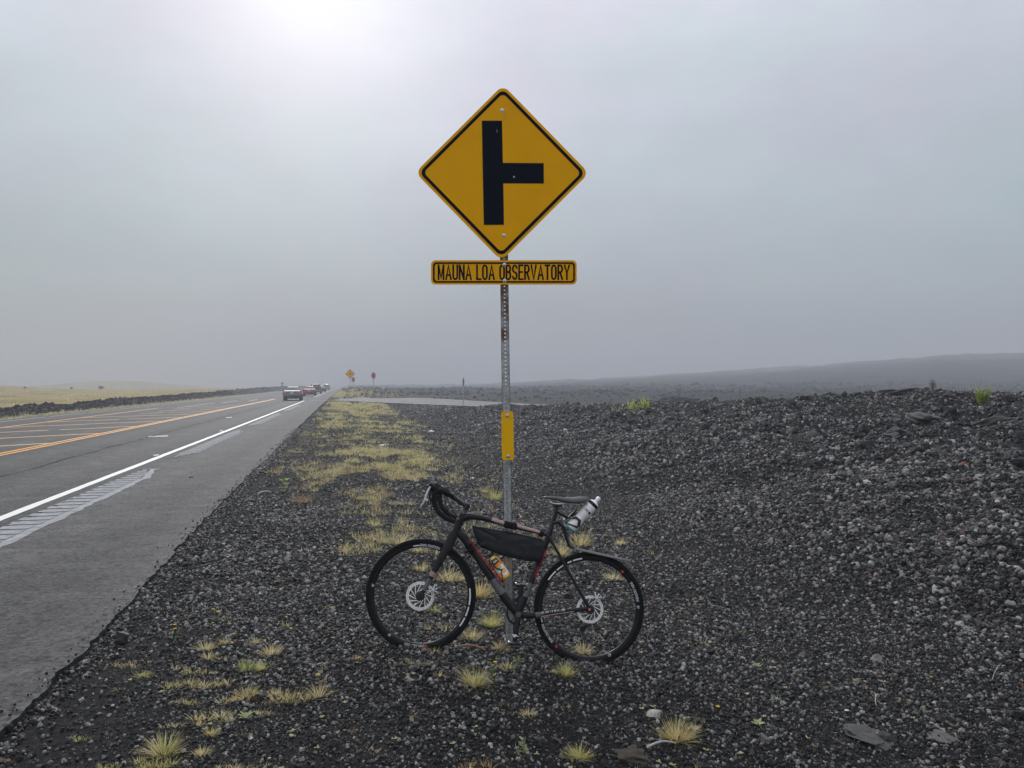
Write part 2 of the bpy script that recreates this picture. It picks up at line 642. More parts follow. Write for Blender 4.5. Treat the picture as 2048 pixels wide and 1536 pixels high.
def vnoise(x, y, s=0):
    ix, iy = np.floor(x), np.floor(y)
    fx, fy = x - ix, y - iy
    fx, fy = fx * fx * (3 - 2 * fx), fy * fy * (3 - 2 * fy)
    a, b = hash2(ix, iy, s), hash2(ix + 1, iy, s)
    c, d = hash2(ix, iy + 1, s), hash2(ix + 1, iy + 1, s)
    return (a * (1 - fx) + b * fx) * (1 - fy) + (c * (1 - fx) + d * fx) * fy - 0.5


def fbm(x, y, s=0, o=4, g=0.5):
    r, a = 0, 1.0
    for i in range(o):
        r = r + a * vnoise(x * 2 ** i + 17.3 * i, y * 2 ** i - 9.1 * i, s + i)
        a *= g
    return r


def sstep(x, a, b):
    u = np.clip((x - a) / (b - a), 0, 1)
    return u * u * (3 - 2 * u)


def road_edge(t):
    return np.interp(t, [-20, 0, 3, 13, 60, 400, 1000], [-1.48, -1.5, -1.54, -1.70, -1.88, -1.9, -1.9])


LEFT_EDGE = -15.5


def side_z(x, y):
    zn = np.clip(-0.04 * (x + 18.5), -1.4, 0.0)
    return zn + 0.3 * np.clip((y - 80) / 10.0, 0, 1.2) * sstep(x, -18, -10)


def side_far(x):
    return np.interp(x, [-25, -21, -15, -3.8, 4, 40, 120], [103, 100, 95, 90, 88, 84, 80])


def height(x, y, rough=True):
    x = np.asarray(x, float)
    y = np.asarray(y, float)
    a = NA[0] * x + NA[1] * y
    t = DA[0] * x + DA[1] * y
    re = road_edge(t)
    # verge on the bicycle's side
    near = np.interp(a, [-2.2, -1.5, -0.4, 0.3, 1.5, 3.0, 4.3, 8], [-0.06, -0.038, -0.022, -0.015, -0.106, -0.20, -0.24, -0.25])
    far = np.clip(-0.04 * (a + 1.9), -0.72, 0) - 0.05
    z = near + (far - near) * sstep(t, 18, 62)
    # bank of lava cinder
    H = np.interp(t, [-40, 2, 8, 12, 23, 34, 44, 54, 61, 66], [1.7, 1.74, 1.72, 1.64, 1.40, 0.90, 0.82, 0.72, 0.3, 0.0])
    S = np.interp(a, [2.6, 3.6, 4.6, 6.0, 8.0, 10, 13, 17, 22, 40, 80], [0, 0.03, 0.12, 0.30, 0.54, 0.73, 0.93, 1.0, 0.97, 0.85, 0.3])
    mnd = H * S
    z = z + mnd
    # lava beyond the side road and the hill rising out of the fog
    ysf = side_far(x)
    beyond = sstep(y, ysf + 1, ysf + 22) * sstep(a, -2.5, 3)
    z = z + beyond * (0.45 - far * 0.6)
    dirx = np.where(y > 1, x / np.maximum(y, 1), 3.0)
    ys = np.interp(dirx, [-0.10, -0.015, 0.114, 0.244, 0.374, 0.556, 0.665, 1.0, 2.0], [0, 3, 13.5, 23.0, 36, 57, 62, 70, 60])
    hill = np.maximum(ys, 0) / F * 740 * (0.80 * sstep(y, 110, 780) + 0.20 * sstep(y, 180, 360)) * np.where(y > 1, 1, 0)
    z = z + hill
    # other side of the road
    bank = np.interp(t, [-30, 0, 30, 90, 150, 300, 500], [0.22, 0.25, 0.28, 0.38, 0.85, 1.3, 1.2])
    pl = np.interp(a, [-200, -60, -22, -20, -18.7, -17.9, -17.0, -16.2, LEFT_EDGE], [0, 0, 0.35, 0.42, 1.0, 0.95, 0.12, 0.03, 0.0])
    zl = pl * bank - 0.04
    rr = np.hypot(x, y)
    zl = zl - 2.6 * sstep(rr, 185, 300) * sstep(-a, 25, 45)
    zl = zl + 4.2 * np.exp(-((x + 165) / 52) ** 2 - ((y - 172) / 46) ** 2)
    zl = zl + 7.0 * np.exp(-((x + 270) / 60) ** 2 - ((y - 520) / 40) ** 2) * (rr > 200)
    z = np.where(a < LEFT_EDGE + 0.2, zl, z)
    if rough:
        k_mound = sstep(a, 4.2, 6.0) * np.clip(H * 1.5, 0, 1)
        k_left = sstep(-a, 16.6, 17.4) * (1 - sstep(-a, 19.5, 21.5))
        k_far = sstep(y, 102, 130) * sstep(a, -1, 4)
        k_field = sstep(-a, 20, 24)
        k_mid = sstep(a, 0.5, 3) * sstep(t, 12, 30) * (1 - sstep(y, 68, 78))
        z = z + fbm(x * 0.9, y * 0.9, 3, 3) * 0.035 * sstep(np.abs(a - re), 0.05, 0.8)
        z = z + k_mound * (fbm(x * 0.55, y * 0.55, 5, 3) * 0.17 + np.abs(fbm(x * 2.1, y * 2.1, 8, 3)) * 0.11)
        z = z + k_mound * sstep(a, 7, 11) * (np.abs(fbm(x * 0.7, y * 0.7, 15, 4)) * 0.40 - 0.08)
        z = z + k_left * (fbm(x * 0.8, y * 0.8, 21, 4) * 0.35)
        z = z + k_far * (np.abs(fbm(x * 0.09, y * 0.09, 31, 5)) * 1.5 - 0.25 + sstep(y, 300, 600) * fbm(x * 0.022, y * 0.022, 33, 5) * 3.2)
        z = z + k_mid * fbm(x * 0.7, y * 0.7, 41, 3) * 0.12
        z = z + k_field * fbm(x * 0.06, y * 0.06, 51, 4) * 0.7
    in_main = (a > LEFT_EDGE) & (a < re - 0.02)
    z = np.where(in_main, -0.16, z)
    sid = (a > re - 0.02) & (y > 79) & (y < ysf + 0.8) & (x < 60)
    z = np.where(sid, side_z(x, y) - 0.07, z)
    return z


def ground_at(px, py):
    """where the line of sight of a pixel meets the ground"""
    d = ray(px, py)
    Y = np.concatenate([np.arange(2.0, 30, 0.02), np.geomspace(30, 600, 3000)])
    zz = height(d.x * Y, Y)
    dz = (CH + d.z * Y) - zz
    i = np.argmax(dz < 0)
    if dz[i] >= 0:
        i = len(Y) - 1
    y = float(Y[i])
    return Vector((d.x * y, y, float(zz[i])))


def ground_mesh():
    a_in = np.radians(np.linspace(-46, 46, 620))
    a_out = np.radians(np.linspace(46, 314, 92)[1:-1])
    ang = np.concatenate([a_in, a_out])
    rad = np.concatenate([[0.0], np.linspace(0.5, 2.2, 6), np.geomspace(2.3, 900, 520)])
    A, Q = np.meshgrid(ang, rad)
    X, Y = np.sin(A) * Q, np.cos(A) * Q
    Z = height(X, Y)
    nr, na = A.shape
    vs = np.stack([X, Y, Z], -1).reshape(-1, 3)
    i, j = np.meshgrid(np.arange(nr - 1), np.arange(na), indexing='ij')
    j2 = (j + 1) % na
    fs = np.stack([i * na + j, i * na + j2, (i + 1) * na + j2, (i + 1) * na + j], -1).reshape(-1, 4)
    me = bpy.data.meshes.new('ground')
    me.vertices.add(len(vs))
    me.vertices.foreach_set('co', vs.astype('f').ravel())
    me.loops.add(fs.size)
    me.loops.foreach_set('vertex_index', fs.astype('i').ravel())
    me.polygons.add(len(fs))
    me.polygons.foreach_set('loop_start', np.arange(0, fs.size, 4, dtype='i'))
    me.polygons.foreach_set('loop_total', np.full(len(fs), 4, 'i'))
    me.update(calc_edges=True)
    a = NA[0] * X + NA[1] * Y
    t = DA[0] * X + DA[1] * Y
    field = sstep(-a, 19.6, 21.0).ravel()
    verge = (sstep(-a, 15.2, 15.4) * (1 - sstep(-a, 16.4, 17.0))).ravel()
    g2 = (sstep(t, 14, 22) * sstep(a, -1.6, -1.0) * (1 - sstep(a, 1.5, 4.5)) * (1 - sstep(Y, 74, 79))).ravel()
    g3 = (sstep(t, 104, 108) * sstep(a, -1.9, -1.5) * (1 - sstep(a, 5, 11))).ravel()
    ca = me.color_attributes.new('cover', 'FLOAT_COLOR', 'POINT')
    ca.data.foreach_set('color', np.stack([field, verge, np.maximum(g2, g3), np.ones_like(field)], -1).astype('f').ravel())
    me.polygons.foreach_set('use_smooth', np.ones(len(fs), bool))
    o = bpy.data.objects.new('ground', me)
    COL.objects.link(o)
    tag(o, kind='structure')
    m = bpy.data.materials.new('lava_ground')
    tr, b = nodes_of(m)
    g = N(tr, 'ShaderNodeNewGeometry')
    n1 = N(tr, 'ShaderNodeTexNoise')
    n1.inputs['Scale'].default_value = 28
    n1.inputs['Detail'].default_value = 8
    n1.inputs['Roughness'].default_value = 0.75
    tr.links.new(g.outputs['Position'], n1.inputs['Vector'])
    n2 = N(tr, 'ShaderNodeTexNoise')
    n2.inputs['Scale'].default_value = 0.7
    n2.inputs['Detail'].default_value = 8
    n2.inputs['Roughness'].default_value = 0.7
    tr.links.new(g.outputs['Position'], n2.inputs['Vector'])
    r1 = N(tr, 'ShaderNodeValToRGB')
    set_ramp(r1, [(0.3, (0.006, 0.006, 0.0065)), (0.48, (0.013, 0.0125, 0.013)), (0.62, (0.04, 0.038, 0.038)), (0.8, (0.12, 0.115, 0.11))])
    tr.links.new(n1.outputs['Fac'], r1.inputs[0])
    r2 = N(tr, 'ShaderNodeValToRGB')
    set_ramp(r2, [(0.3, (0.7, 0.66, 0.62)), (0.5, (1.0, 1.0, 1.0)), (0.7, (1.5, 1.5, 1.55))])
    tr.links.new(n2.outputs['Fac'], r2.inputs[0])
    mu = N(tr, 'ShaderNodeMix', data_type='RGBA', blend_type='MULTIPLY')
    mu.inputs[0].default_value = 1
    tr.links.new(r1.outputs[0], mu.inputs[6])
    tr.links.new(r2.outputs[0], mu.inputs[7])
    at_ = N(tr, 'ShaderNodeAttribute', attribute_name='cover')
    sp = N(tr, 'ShaderNodeSeparateColor')
    tr.links.new(at_.outputs['Color'], sp.inputs[0])
    # grass field
    n3 = N(tr, 'ShaderNodeTexNoise')
    n3.inputs['Scale'].default_value = 0.11
    n3.inputs['Detail'].default_value = 9
    n3.inputs['Roughness'].default_value = 0.72
    tr.links.new(g.outputs['Position'], n3.inputs['Vector'])
    r3 = N(tr, 'ShaderNodeValToRGB')
    set_ramp(r3, [(0.3, (0.11, 0.09, 0.035)), (0.45, (0.26, 0.205, 0.07)), (0.58, (0.34, 0.26, 0.11)), (0.72, (0.17, 0.115, 0.065))])
    tr.links.new(n3.outputs['Fac'], r3.inputs[0])
    m1 = N(tr, 'ShaderNodeMix', data_type='RGBA')
    tr.links.new(sp.outputs[0], m1.inputs[0])
    tr.links.new(mu.outputs[2], m1.inputs[6])
    tr.links.new(r3.outputs[0], m1.inputs[7])
    # dry dirt verge, broken by the cinder
    def patchy(sock, lo, hi, col, prev):
        ad = N(tr, 'ShaderNodeMath', operation='MULTIPLY')
        mr = N(tr, 'ShaderNodeMapRange')
        mr.inputs[1].default_value = lo
        mr.inputs[2].default_value = hi
        tr.links.new(n2.outputs['Fac'], mr.inputs[0])
        tr.links.new(mr.outputs[0], ad.inputs[0])
        tr.links.new(sock, ad.inputs[1])
        mm = N(tr, 'ShaderNodeMix', data_type='RGBA')
        tr.links.new(ad.outputs[0], mm.inputs[0])
        tr.links.new(prev, mm.inputs[6])
        mm.inputs[7].default_value = (*col, 1)
        return mm.outputs[2]
    c = patchy(sp.outputs[1], 0.25, 0.5, (0.20, 0.17, 0.10), m1.outputs[2])
    c = patchy(sp.outputs[2], 0.42, 0.62, (0.12, 0.10, 0.045), c)
    tr.links.new(c, b.inputs['Base Color'])
    b.inputs['Roughness'].default_value = 0.9
    b.inputs['Specular IOR Level'].default_value = 0.12
    bp = N(tr, 'ShaderNodeBump')
    bp.inputs['Strength'].default_value = 0.9
    bp.inputs['Distance'].default_value = 0.03
    tr.links.new(n1.outputs['Fac'], bp.inputs['Height'])
    tr.links.new(bp.outputs[0], b.inputs['Normal'])
    me.materials.append(m)
    return o


ground_mesh()


# ------------------------------------------------------------------ main road
def rp(t, a, z=0.0):
    return Vector((DA[0] * t + NA[0] * a, DA[1] * t + NA[1] * a, z))


def edge_jitter(t):
    t = np.asarray(t, float)
    return road_edge(t) + 0.05 * fbm(t * 0.7, t * 0 + 3, 61, 3) + 0.035 * fbm(t * 5, t * 0 + 8, 62, 4, 0.7)


ts = np.concatenate([np.arange(-8, 26, 0.035), np.geomspace(26, 880, 700)])
ej = edge_jitter(ts)
mb = MB()
mb2 = MB()
v, f = [], []
for t, e in zip(ts, ej):
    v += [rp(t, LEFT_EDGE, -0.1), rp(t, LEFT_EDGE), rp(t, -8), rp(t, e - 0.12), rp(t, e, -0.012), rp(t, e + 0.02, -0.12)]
for i in range(len(ts) - 1):
    for k in range(5):
        f.append((i * 6 + k, i * 6 + k + 1, (i + 1) * 6 + k + 1, (i + 1) * 6 + k))
mb.add(v, f)
road = mb.build('road', M['asphalt'], smooth=False)
road.data.materials.append(M['shaded_broken_edge'])        # broken bitumen edge, coloured black to stand for the shadow gap along it
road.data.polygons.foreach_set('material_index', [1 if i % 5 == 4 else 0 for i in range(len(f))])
tag(road, kind='structure')


def strip(name, a0, a1, t0, t1, m, z=0.004, step=4.0, wob=0.0, parent=None):
    """a painted stripe lying on the road"""
    tt = np.arange(t0, t1, step).tolist() + [t1]
    b = MB()
    vs, fs = [], []
    for i, t in enumerate(tt):
        d0 = wob * float(fbm(np.array([t * 3.0]), np.array([1.0]), 71, 2)[0])
        d1 = wob * float(fbm(np.array([t * 3.0]), np.array([5.0]), 72, 2)[0])
        vs += [rp(t, a0 + d0, z), rp(t, a1 + d1, z)]
    for i in range(len(tt) - 1):
        fs.append((2 * i, 2 * i + 1, 2 * i + 3, 2 * i + 2))
    b.add(vs, fs)
    return b.build(name, m, parent or road, smooth=False)


# lines of the carriageway
strip('edge_line', -4.15, -4.01, -6, 81.5, M['white_paint'], step=0.25, wob=0.012)
strip('edge_line', -4.14, -4.02, 108, 600, M['white_paint'], step=6)
strip('centre_line', -7.80, -7.69, -6, 92, M['yellow_paint'], step=0.3, wob=0.012)
strip('centre_line', -8.02, -7.91, -6, 92, M['yellow_paint'], step=0.3, wob=0.012)
strip('centre_line', -7.9, -7.78, 120, 600, M['yellow_paint'], step=6)
strip('median_line', -12.85, -12.71, -6, 58, M['yellow_paint'], step=0.4, wob=0.02)
strip('median_line', -11.6, -11.48, 58, 74, M['pale_yellow'], step=0.4, wob=0.02)
for t0 in np.arange(-6, 240, 6.2):
    strip('far_edge_line', -14.88, -14.76, t0, t0 + 5.7, M['old_white'], step=0.5, wob=0.02)
for (t0, t1, a0) in ((74, 84, -10.9), (82, 90, -9.5)):
    strip('turn_lane_line', a0 - 0.12, a0 + 0.06, t0, t1, M['old_white'], step=1)
for k in range(5):
    strip('turn_lane_dash', -11.6, -11.42, 92 + k * 5, 94 + k * 5, M['old_white'], step=1)
# hatching of the painted median
for k, tb in enumerate(np.arange(10.3, 64, 4.45)):
    a_end = -12.68 if tb < 50 else -11.4
    b = MB()
    vs, fs = [], []
    nseg = 16
    for i in range(nseg + 1):
        a = -8.05 + (a_end + 8.05) * i / nseg
        t = tb + (a + 8.05) * 0.92 * (-1) * -1
        j = 0.03 * random.uniform(-1, 1)
        vs += [rp(t - 0.14 + j, a, 0.004), rp(t + 0.14 + j, a, 0.004)]
    gap = random.randrange(5, 12)
    for i in range(nseg):
        if k % 2 == 1 and i == gap:
            continue
        fs.append((2 * i, 2 * i + 1, 2 * i + 3, 2 * i + 2))
    b.add(vs, fs)
    b.build('hatch_line', M['pale_yellow'], road, smooth=False)


# dark crack along the lane and small marks
def ribbon(name, pts, wfun, m, z=0.004):
    b = MB()
    vs, fs = [], []
    for i, (t, a) in enumerate(pts):
        ww = wfun(i)
        vs += [rp(t, a - ww, z), rp(t, a + ww, z)]
    for i in range(len(pts) - 1):
        fs.append((2 * i, 2 * i + 1, 2 * i + 3, 2 * i + 2))
    b.add(vs, fs)
    return b.build(name, m, road, smooth=False)


tt = np.arange(10, 60, 0.12)
aa = -5.95 + 0.10 * fbm(tt * 0.5, tt * 0, 81, 3) + 0.06 * fbm(tt * 4, tt * 0, 82, 2)
ribbon('lane_crack', list(zip(tt, aa)), lambda i: 0.004 + 0.028 * max(0.0, float(fbm(np.array([tt[i] * 2.3]), np.array([2.0]), 83, 3)[0]) + 0.35), M['crack'])


def bar_px(name, x0, y0, x1, y1, wpx, m, z=0.004):
    """a short painted mark between two pixels of the photograph, on the road"""
    def g(x, y):
        Y = CH * F / (y - HOR)
        return Vector(((x - 1024) / F * Y, Y, z))
    b = MB()
    b.quad(g(x0, y0 - wpx), g(x1, y1 - wpx), g(x1, y1 + wpx), g(x0, y0 + wpx))
    return b.build(name, m, road, smooth=False)


bar_px('road_mark', 297, 873.4, 336, 872, 1.1, M['old_white'])
bar_px('road_mark', 307, 911.0, 318, 910, 1.2, M['old_white'])
bar_px('road_mark', 439, 862, 446, 861.5, 0.9, M['old_white'])
bar_px('road_mark', 452, 835.3, 464, 834.7, 0.7, M['old_white'])
bar_px('pavement_joint', 490, 859.5, 583, 855.8, 0.22, M['faint_mark'], 0.008)
bar_px('pavement_joint', 600, 801.8, 668, 800, 0.22, M['faint_mark'], 0.008)
bar_px('tar_spot', 378, 955, 387, 954, 0.9, M['crack'])
bar_px('tar_spot', 541, 897.6, 547, 897.2, 0.9, M['crack'])


# rumble strip milled into the shoulder, pale with dust
def rumble(t0, t1, bars):
    n = 60
    pts_out = []
    b = MB()
    vs, fs = [], []
    for i in range(n + 1):
        t = t0 + (t1 - t0) * i / n
        u = i / n
        env = min(1.0, 7 * (1 - u)) ** 0.6 * min(1.0, 9 * u + 0.1 if t0 > 8 else 1.0)
        jit = 0.06 * float(fbm(np.array([t * 5.0]), np.array([4.0]), 91, 2)[0])
        outer = (-3.34 if bars else -3.42) - 0.30 * (1 - env) + jit
        inner = -3.46 - 0.24 * (1 - env) + jit * 0.5
        vs += [rp(t, inner, 0.004), rp(t, max(outer, inner + 0.012), 0.004)]
    for i in range(n):
        fs.append((2 * i, 2 * i + 1, 2 * i + 3, 2 * i + 2))
    b.add(vs, fs)
    if bars:
        lay = MB()
        lv, lf = [], []
        for i in range(n + 1):
            t = t0 + (t1 - t0) * i / n
            wv = 0.05 * float(fbm(np.array([t * 4.0]), np.array([7.0]), 95, 3)[0])
            e_ = min(1.0, 6 * (1 - i / n)) ** 0.7
            lv += [rp(t, -3.47 - 0.30 * e_ + wv, 0.003), rp(t, -3.455 - 0.2 * (1 - e_), 0.003)]
        for i in range(n):
            lf.append((2 * i, 2 * i + 1, 2 * i + 3, 2 * i + 2))
        lay.add(lv, lf)
        lay.build('rumble_dust', M['faint_dust'], road, smooth=False)
    b.build('rumble_edge', M['dust' if bars else 'faint_dust'], road, smooth=False)
    t = t0
    while t < t1:
        u = (t - t0) / (t1 - t0)
        env = min(1.0, 6 * (1 - u)) ** 0.7 * min(1.0, 10 * u + 0.15 if t0 > 8 else 1.0)
        ln = (0.34 * env + 0.02)
        wd = 0.102 if bars else 0.13
        bb = MB()
        a1 = -3.47 - 0.26 * (1 - env)
        a0 = a1 - ln
        # a shallow dished bar: raised rims a few millimetres, hollow between
        vs = []
        for (dt, z) in ((-wd, 0.009), (-wd * 0.55, 0.0075), (0, 0.007), (wd * 0.55, 0.0075), (wd, 0.009)):
            vs += [rp(t + dt + 0.01, a0 + 0.03 * random.random(), z), rp(t + dt, a1, z)]
        bb.add(vs, [(2 * i, 2 * i + 1, 2 * i + 3, 2 * i + 2) for i in range(4)])
        bb.build('rumble_groove', M['dust' if bars else 'faint_dust'], road, smooth=False)
        t += 0.30


rumble(5.2, 16.0, True)
rumble(18.6, 29.2, False)
rumble(32.0, 46, False)
rumble(50, 66, False)

# ------------------------------------------------------------------ side road
xs = np.concatenate([np.linspace(-19.5, 12, 64), np.linspace(14, 58, 24)])
mb = MB()
vs, fs = [], []
NC = 6
for x in xs:
    yn, yf = 80.0, float(side_far(x))
    for k in range(NC):
        y = yn + (yf - yn) * k / (NC - 1)
        a = NA[0] * x + NA[1] * y
        if a < -2.2:
            x2 = (-2.2 - NA[1] * y) / NA[0]
        else:
            x2 = x
        vs.append((x2, y, float(side_z(x2, y)) + 0.008 if a > -1.5 else 0.008))
for i in range(len(xs) - 1):
    for k in range(NC - 1):
        fs.append((i * NC + k, i * NC + k + 1, (i + 1) * NC + k + 1, (i + 1) * NC + k))
mb.add(vs, fs)
side = mb.build('side_road', M['asphalt_side'], smooth=False)
tag(side, kind='structure')
for nm, fr, wd in (('side_edge_line', 0.02, 0.35), ('side_edge_line', 0.9, 0.3), ('side_centre_line', 0.47, 0.12)):
    b = MB()
    vs, fs = [], []
    xx = np.linspace(-15.5, 50, 90)
    for x in xx:
        yn, yf = 80.0, float(side_far(x))
        y = yn + (yf - yn) * fr
        vs += [(x, y, float(side_z(x, y)) + 0.013), (x, y + wd, float(side_z(x, y + wd)) + 0.013)]
    fs = [(2 * i, 2 * i + 1, 2 * i + 3, 2 * i + 2) for i in range(len(xx) - 1)]
    b.add(vs, fs)
    b.build(nm, M['old_white'], side, smooth=False)


# ------------------------------------------------------------------ stones
def stone_mesh(name, seed, m, sub=1, flat=0.75, rough=0.75):
    bm = bmesh.new()
    bmesh.ops.create_icosphere(bm, subdivisions=sub + 1 if sub > 1 else 2, radius=0.5)
    r_ = np.random.default_rng(seed)
    axes = r_.normal(size=(9, 3))
    axes /= np.linalg.norm(axes, axis=1)[:, None]
    lim = r_.uniform(0.22, 0.46, 9)
    for vtx in bm.verts:
        p = np.array(vtx.co)
        for ax, l in zip(axes, lim):        # chop with planes: broken faces
            d = p @ ax
            if d > l:
                p = p - ax * (d - l) * 0.9
        p *= 1 + rough * float(fbm(np.array([p[0] * 4 + seed]), np.array([p[1] * 4 + p[2] * 5.3]), seed, 2)[0])
        p[2] *= flat
        vtx.co = p
    me = bpy.data.meshes.new(name)
    bm.to_mesh(me)
    bm.free()
    me.materials.append(m)
    return me


M['cinder'] = stone_mat('lava_cinder', [(0.0, (0.004, 0.004, 0.0045)), (0.50, (0.013, 0.0125, 0.0135)), (0.70, (0.052, 0.050, 0.053)),
                                        (0.82, (0.19, 0.185, 0.18)), (0.92, (0.36, 0.352, 0.34)), (0.945, (0.12, 0.065, 0.05)), (0.97, (0.17, 0.13, 0.09)), (1.0, (0.52, 0.50, 0.46))], 0.8, 130)
M['rubble'] = stone_mat('lava_rubble', rough=0.8, stops= [(0.0, (0.010, 0.010, 0.012)), (0.5, (0.02, 0.02, 0.023)), (0.85, (0.055, 0.054, 0.056)), (1.0, (0.11, 0.10, 0.095))], bump=0.8, scale=12)

stones = bpy.data.collections.new('stone_shapes')
for k in range(7):
    stones.objects.link(bpy.data.objects.new('stone_shape', stone_mesh('stone_shape', 100 + k, M['cinder'], 1, 0.7 + 0.04 * k)))
rubbles = bpy.data.collections.new('rubble_shapes')
for k in range(6):
    rubbles.objects.link(bpy.data.objects.new('rubble_shape', stone_mesh('rubble_shape', 200 + k, M['rubble'], 1, 0.8, 0.6)))


def scatter(name, pts, scl, coll, label, parent=None, tilt=math.pi):
    """stuff nobody could count: shapes of a collection instanced on points"""
    n = len(pts)
    me = bpy.data.meshes.new(name)
    me.vertices.add(n)
    me.vertices.foreach_set('co', np.asarray(pts, 'f').ravel())
    a = me.attributes.new('size', 'FLOAT', 'POINT')
    a.data.foreach_set('value', np.asarray(scl, 'f'))
    a = me.attributes.new('turn', 'FLOAT_VECTOR', 'POINT')
    rot = np.stack([rng.uniform(-tilt, tilt, n), rng.uniform(-tilt, tilt, n), rng.uniform(-math.pi, math.pi, n)], -1)
    a.data.foreach_set('vector', rot.astype('f').ravel())
    a = me.attributes.new('pick', 'INT', 'POINT')
    a.data.foreach_set('value', rng.integers(0, 1000, n).astype('i'))
    o = bpy.data.objects.new(name, me)
    COL.objects.link(o)
    tag(o, label, None, None, 'stuff')
    g = bpy.data.node_groups.new(name, 'GeometryNodeTree')
    g.interface.new_socket('Geometry', in_out='INPUT', socket_type='NodeSocketGeometry')
    g.interface.new_socket('Geometry', in_out='OUTPUT', socket_type='NodeSocketGeometry')
    gi, go = g.nodes.new('NodeGroupInput'), g.nodes.new('NodeGroupOutput')
    ci = g.nodes.new('GeometryNodeCollectionInfo')
    ci.inputs['Collection'].default_value = coll
    ci.inputs['Separate Children'].default_value = True
    ci.inputs['Reset Children'].default_value = True
    ip = g.nodes.new('GeometryNodeInstanceOnPoints')
    ip.inputs['Pick Instance'].default_value = True
    for nm, dt, sock in (('size', 'FLOAT', 'Scale'), ('turn', 'FLOAT_VECTOR', 'Rotation'), ('pick', 'INT', 'Instance Index')):
        na = g.nodes.new('GeometryNodeInputNamedAttribute')
        na.data_type = dt
        na.inputs['Name'].default_value = nm
        g.links.new(na.outputs['Attribute'], ip.inputs[sock])
    g.links.new(gi.outputs[0], ip.inputs['Points'])
    g.links.new(ci.outputs[0], ip.inputs['Instance'])
    g.links.new(ip.outputs[0], go.inputs[0])
    md = o.modifiers.new('scatter', 'NODES')
    md.node_group = g
    return o


def polar_points(n, r0, r1, half=44):
    """points spread evenly over the ground between two distances, in front of the camera"""
    th = np.radians(rng.uniform(-half, half, n))
    r = np.sqrt(rng.uniform(r0 * r0, r1 * r1, n))
    return np.sin(th) * r, np.cos(th) * r


def on_lava(x, y):
    a = NA[0] * x + NA[1] * y
    t = DA[0] * x + DA[1] * y
    sid = (y > 78.5) & (y < side_far(x) + 0.6)
    return a, t, (a > edge_jitter(t) + 0.015) & ~sid


P, Sz = [], []
# fine and medium cinder close by
for (n, r0, r1, s0, s1) in ((160000, 2.3, 6.5, 0.010, 0.038), (140000, 6.3, 12, 0.016, 0.052), (110000, 11.5, 22, 0.022, 0.065), (90000, 21, 45, 0.035, 0.095), (60000, 44, 80, 0.05, 0.13)):
    x, y = polar_points(n, r0, r1)
    a, t, ok = on_lava(x, y)
    dens = fbm(x * 0.8, y * 0.8, 131, 3)
    coarse = sstep(a, 3.6, 5.2)
    # bare dark soil shows along the asphalt edge and in patches
    edge_bare = 1 - sstep(a - road_edge(t), 0.1, 0.9)
    keep = rng.uniform(0, 1, n) < np.clip(1.12 + 0.7 * dens - 0.80 * edge_bare + 0.3 * coarse, 0.1, 1)
    ok &= keep
    x, y, a, coarse, dens = x[ok], y[ok], a[ok], coarse[ok], dens[ok]
    u = rng.uniform(0, 1, len(x)) ** 3.2
    s = s0 + (s1 - s0) * u
    s *= 0.85 + 0.38 * coarse * (0.8 + 0.8 * rng.uniform(0, 1, len(x))) + 0.5 * np.clip(dens, -0.4, 0.6)
    z = height(x, y) + s * 0.12
    P.append(np.stack([x, y, z], -1))
    Sz.append(s)
    if s0 < 0.05:
        # a thin spread of bigger lumps, mostly on the bank
        m = int(n * 0.03)
        x, y = polar_points(m, r0, r1)
        a, t, ok = on_lava(x, y)
        ok &= rng.uniform(0, 1, m) < 0.012 + 0.988 * sstep(a, 4.2, 6.0)
        x, y = x[ok], y[ok]
        s = rng.uniform(0.04, 0.07, len(x)) * (1 + 0.8 * rng.uniform(0, 1, len(x)) ** 4)
        P.append(np.stack([x, y, height(x, y) + s * 0.1], -1))
        Sz.append(s)
# cinder pushed up round the tyres and the foot of the post
for cx, cy, rx, ry, m in ((-0.566, 4.79, 0.09, 0.035, 70), (0.479, 4.79, 0.10, 0.035, 80), (-0.016, 4.985, 0.055, 0.055, 70)):
    an = rng.uniform(0, 6.283, m)
    x, y = cx + np.cos(an) * rx * rng.uniform(0.5, 1.3, m), cy + np.sin(an) * ry * rng.uniform(0.75, 1.5, m)
    s = rng.uniform(0.012, 0.030, m)
    P.append(np.stack([x, y, height(x, y) + s * 0.3], -1))
    Sz.append(s)
# grit spilling over the broken edge of the asphalt
m = 7000
tl = rng.uniform(0.5, 30, m) ** 1.0
al = edge_jitter(tl) + 0.015 + np.abs(rng.normal(0, 0.09, m)) * np.where(rng.uniform(0, 1, m) < 0.07, -0.8, 1.0)
x, y = DA[0] * tl + NA[0] * al, DA[1] * tl + NA[1] * al
s = rng.uniform(0.008, 0.026, m) * (1 + 0.6 * rng.uniform(0, 1, m) ** 5) * (1 + tl / 30) * np.where(al < edge_jitter(tl), 0.6, 1.0)
z = np.where(al < edge_jitter(tl), 0.0, height(x, y)) + s * 0.2
P.append(np.stack([x, y, z], -1))
Sz.append(s)
P, Sz = np.concatenate(P), np.concatenate(Sz)
scatter('gravel', P, Sz, stones, 'loose black and grey lava cinder covering the verge and bank')

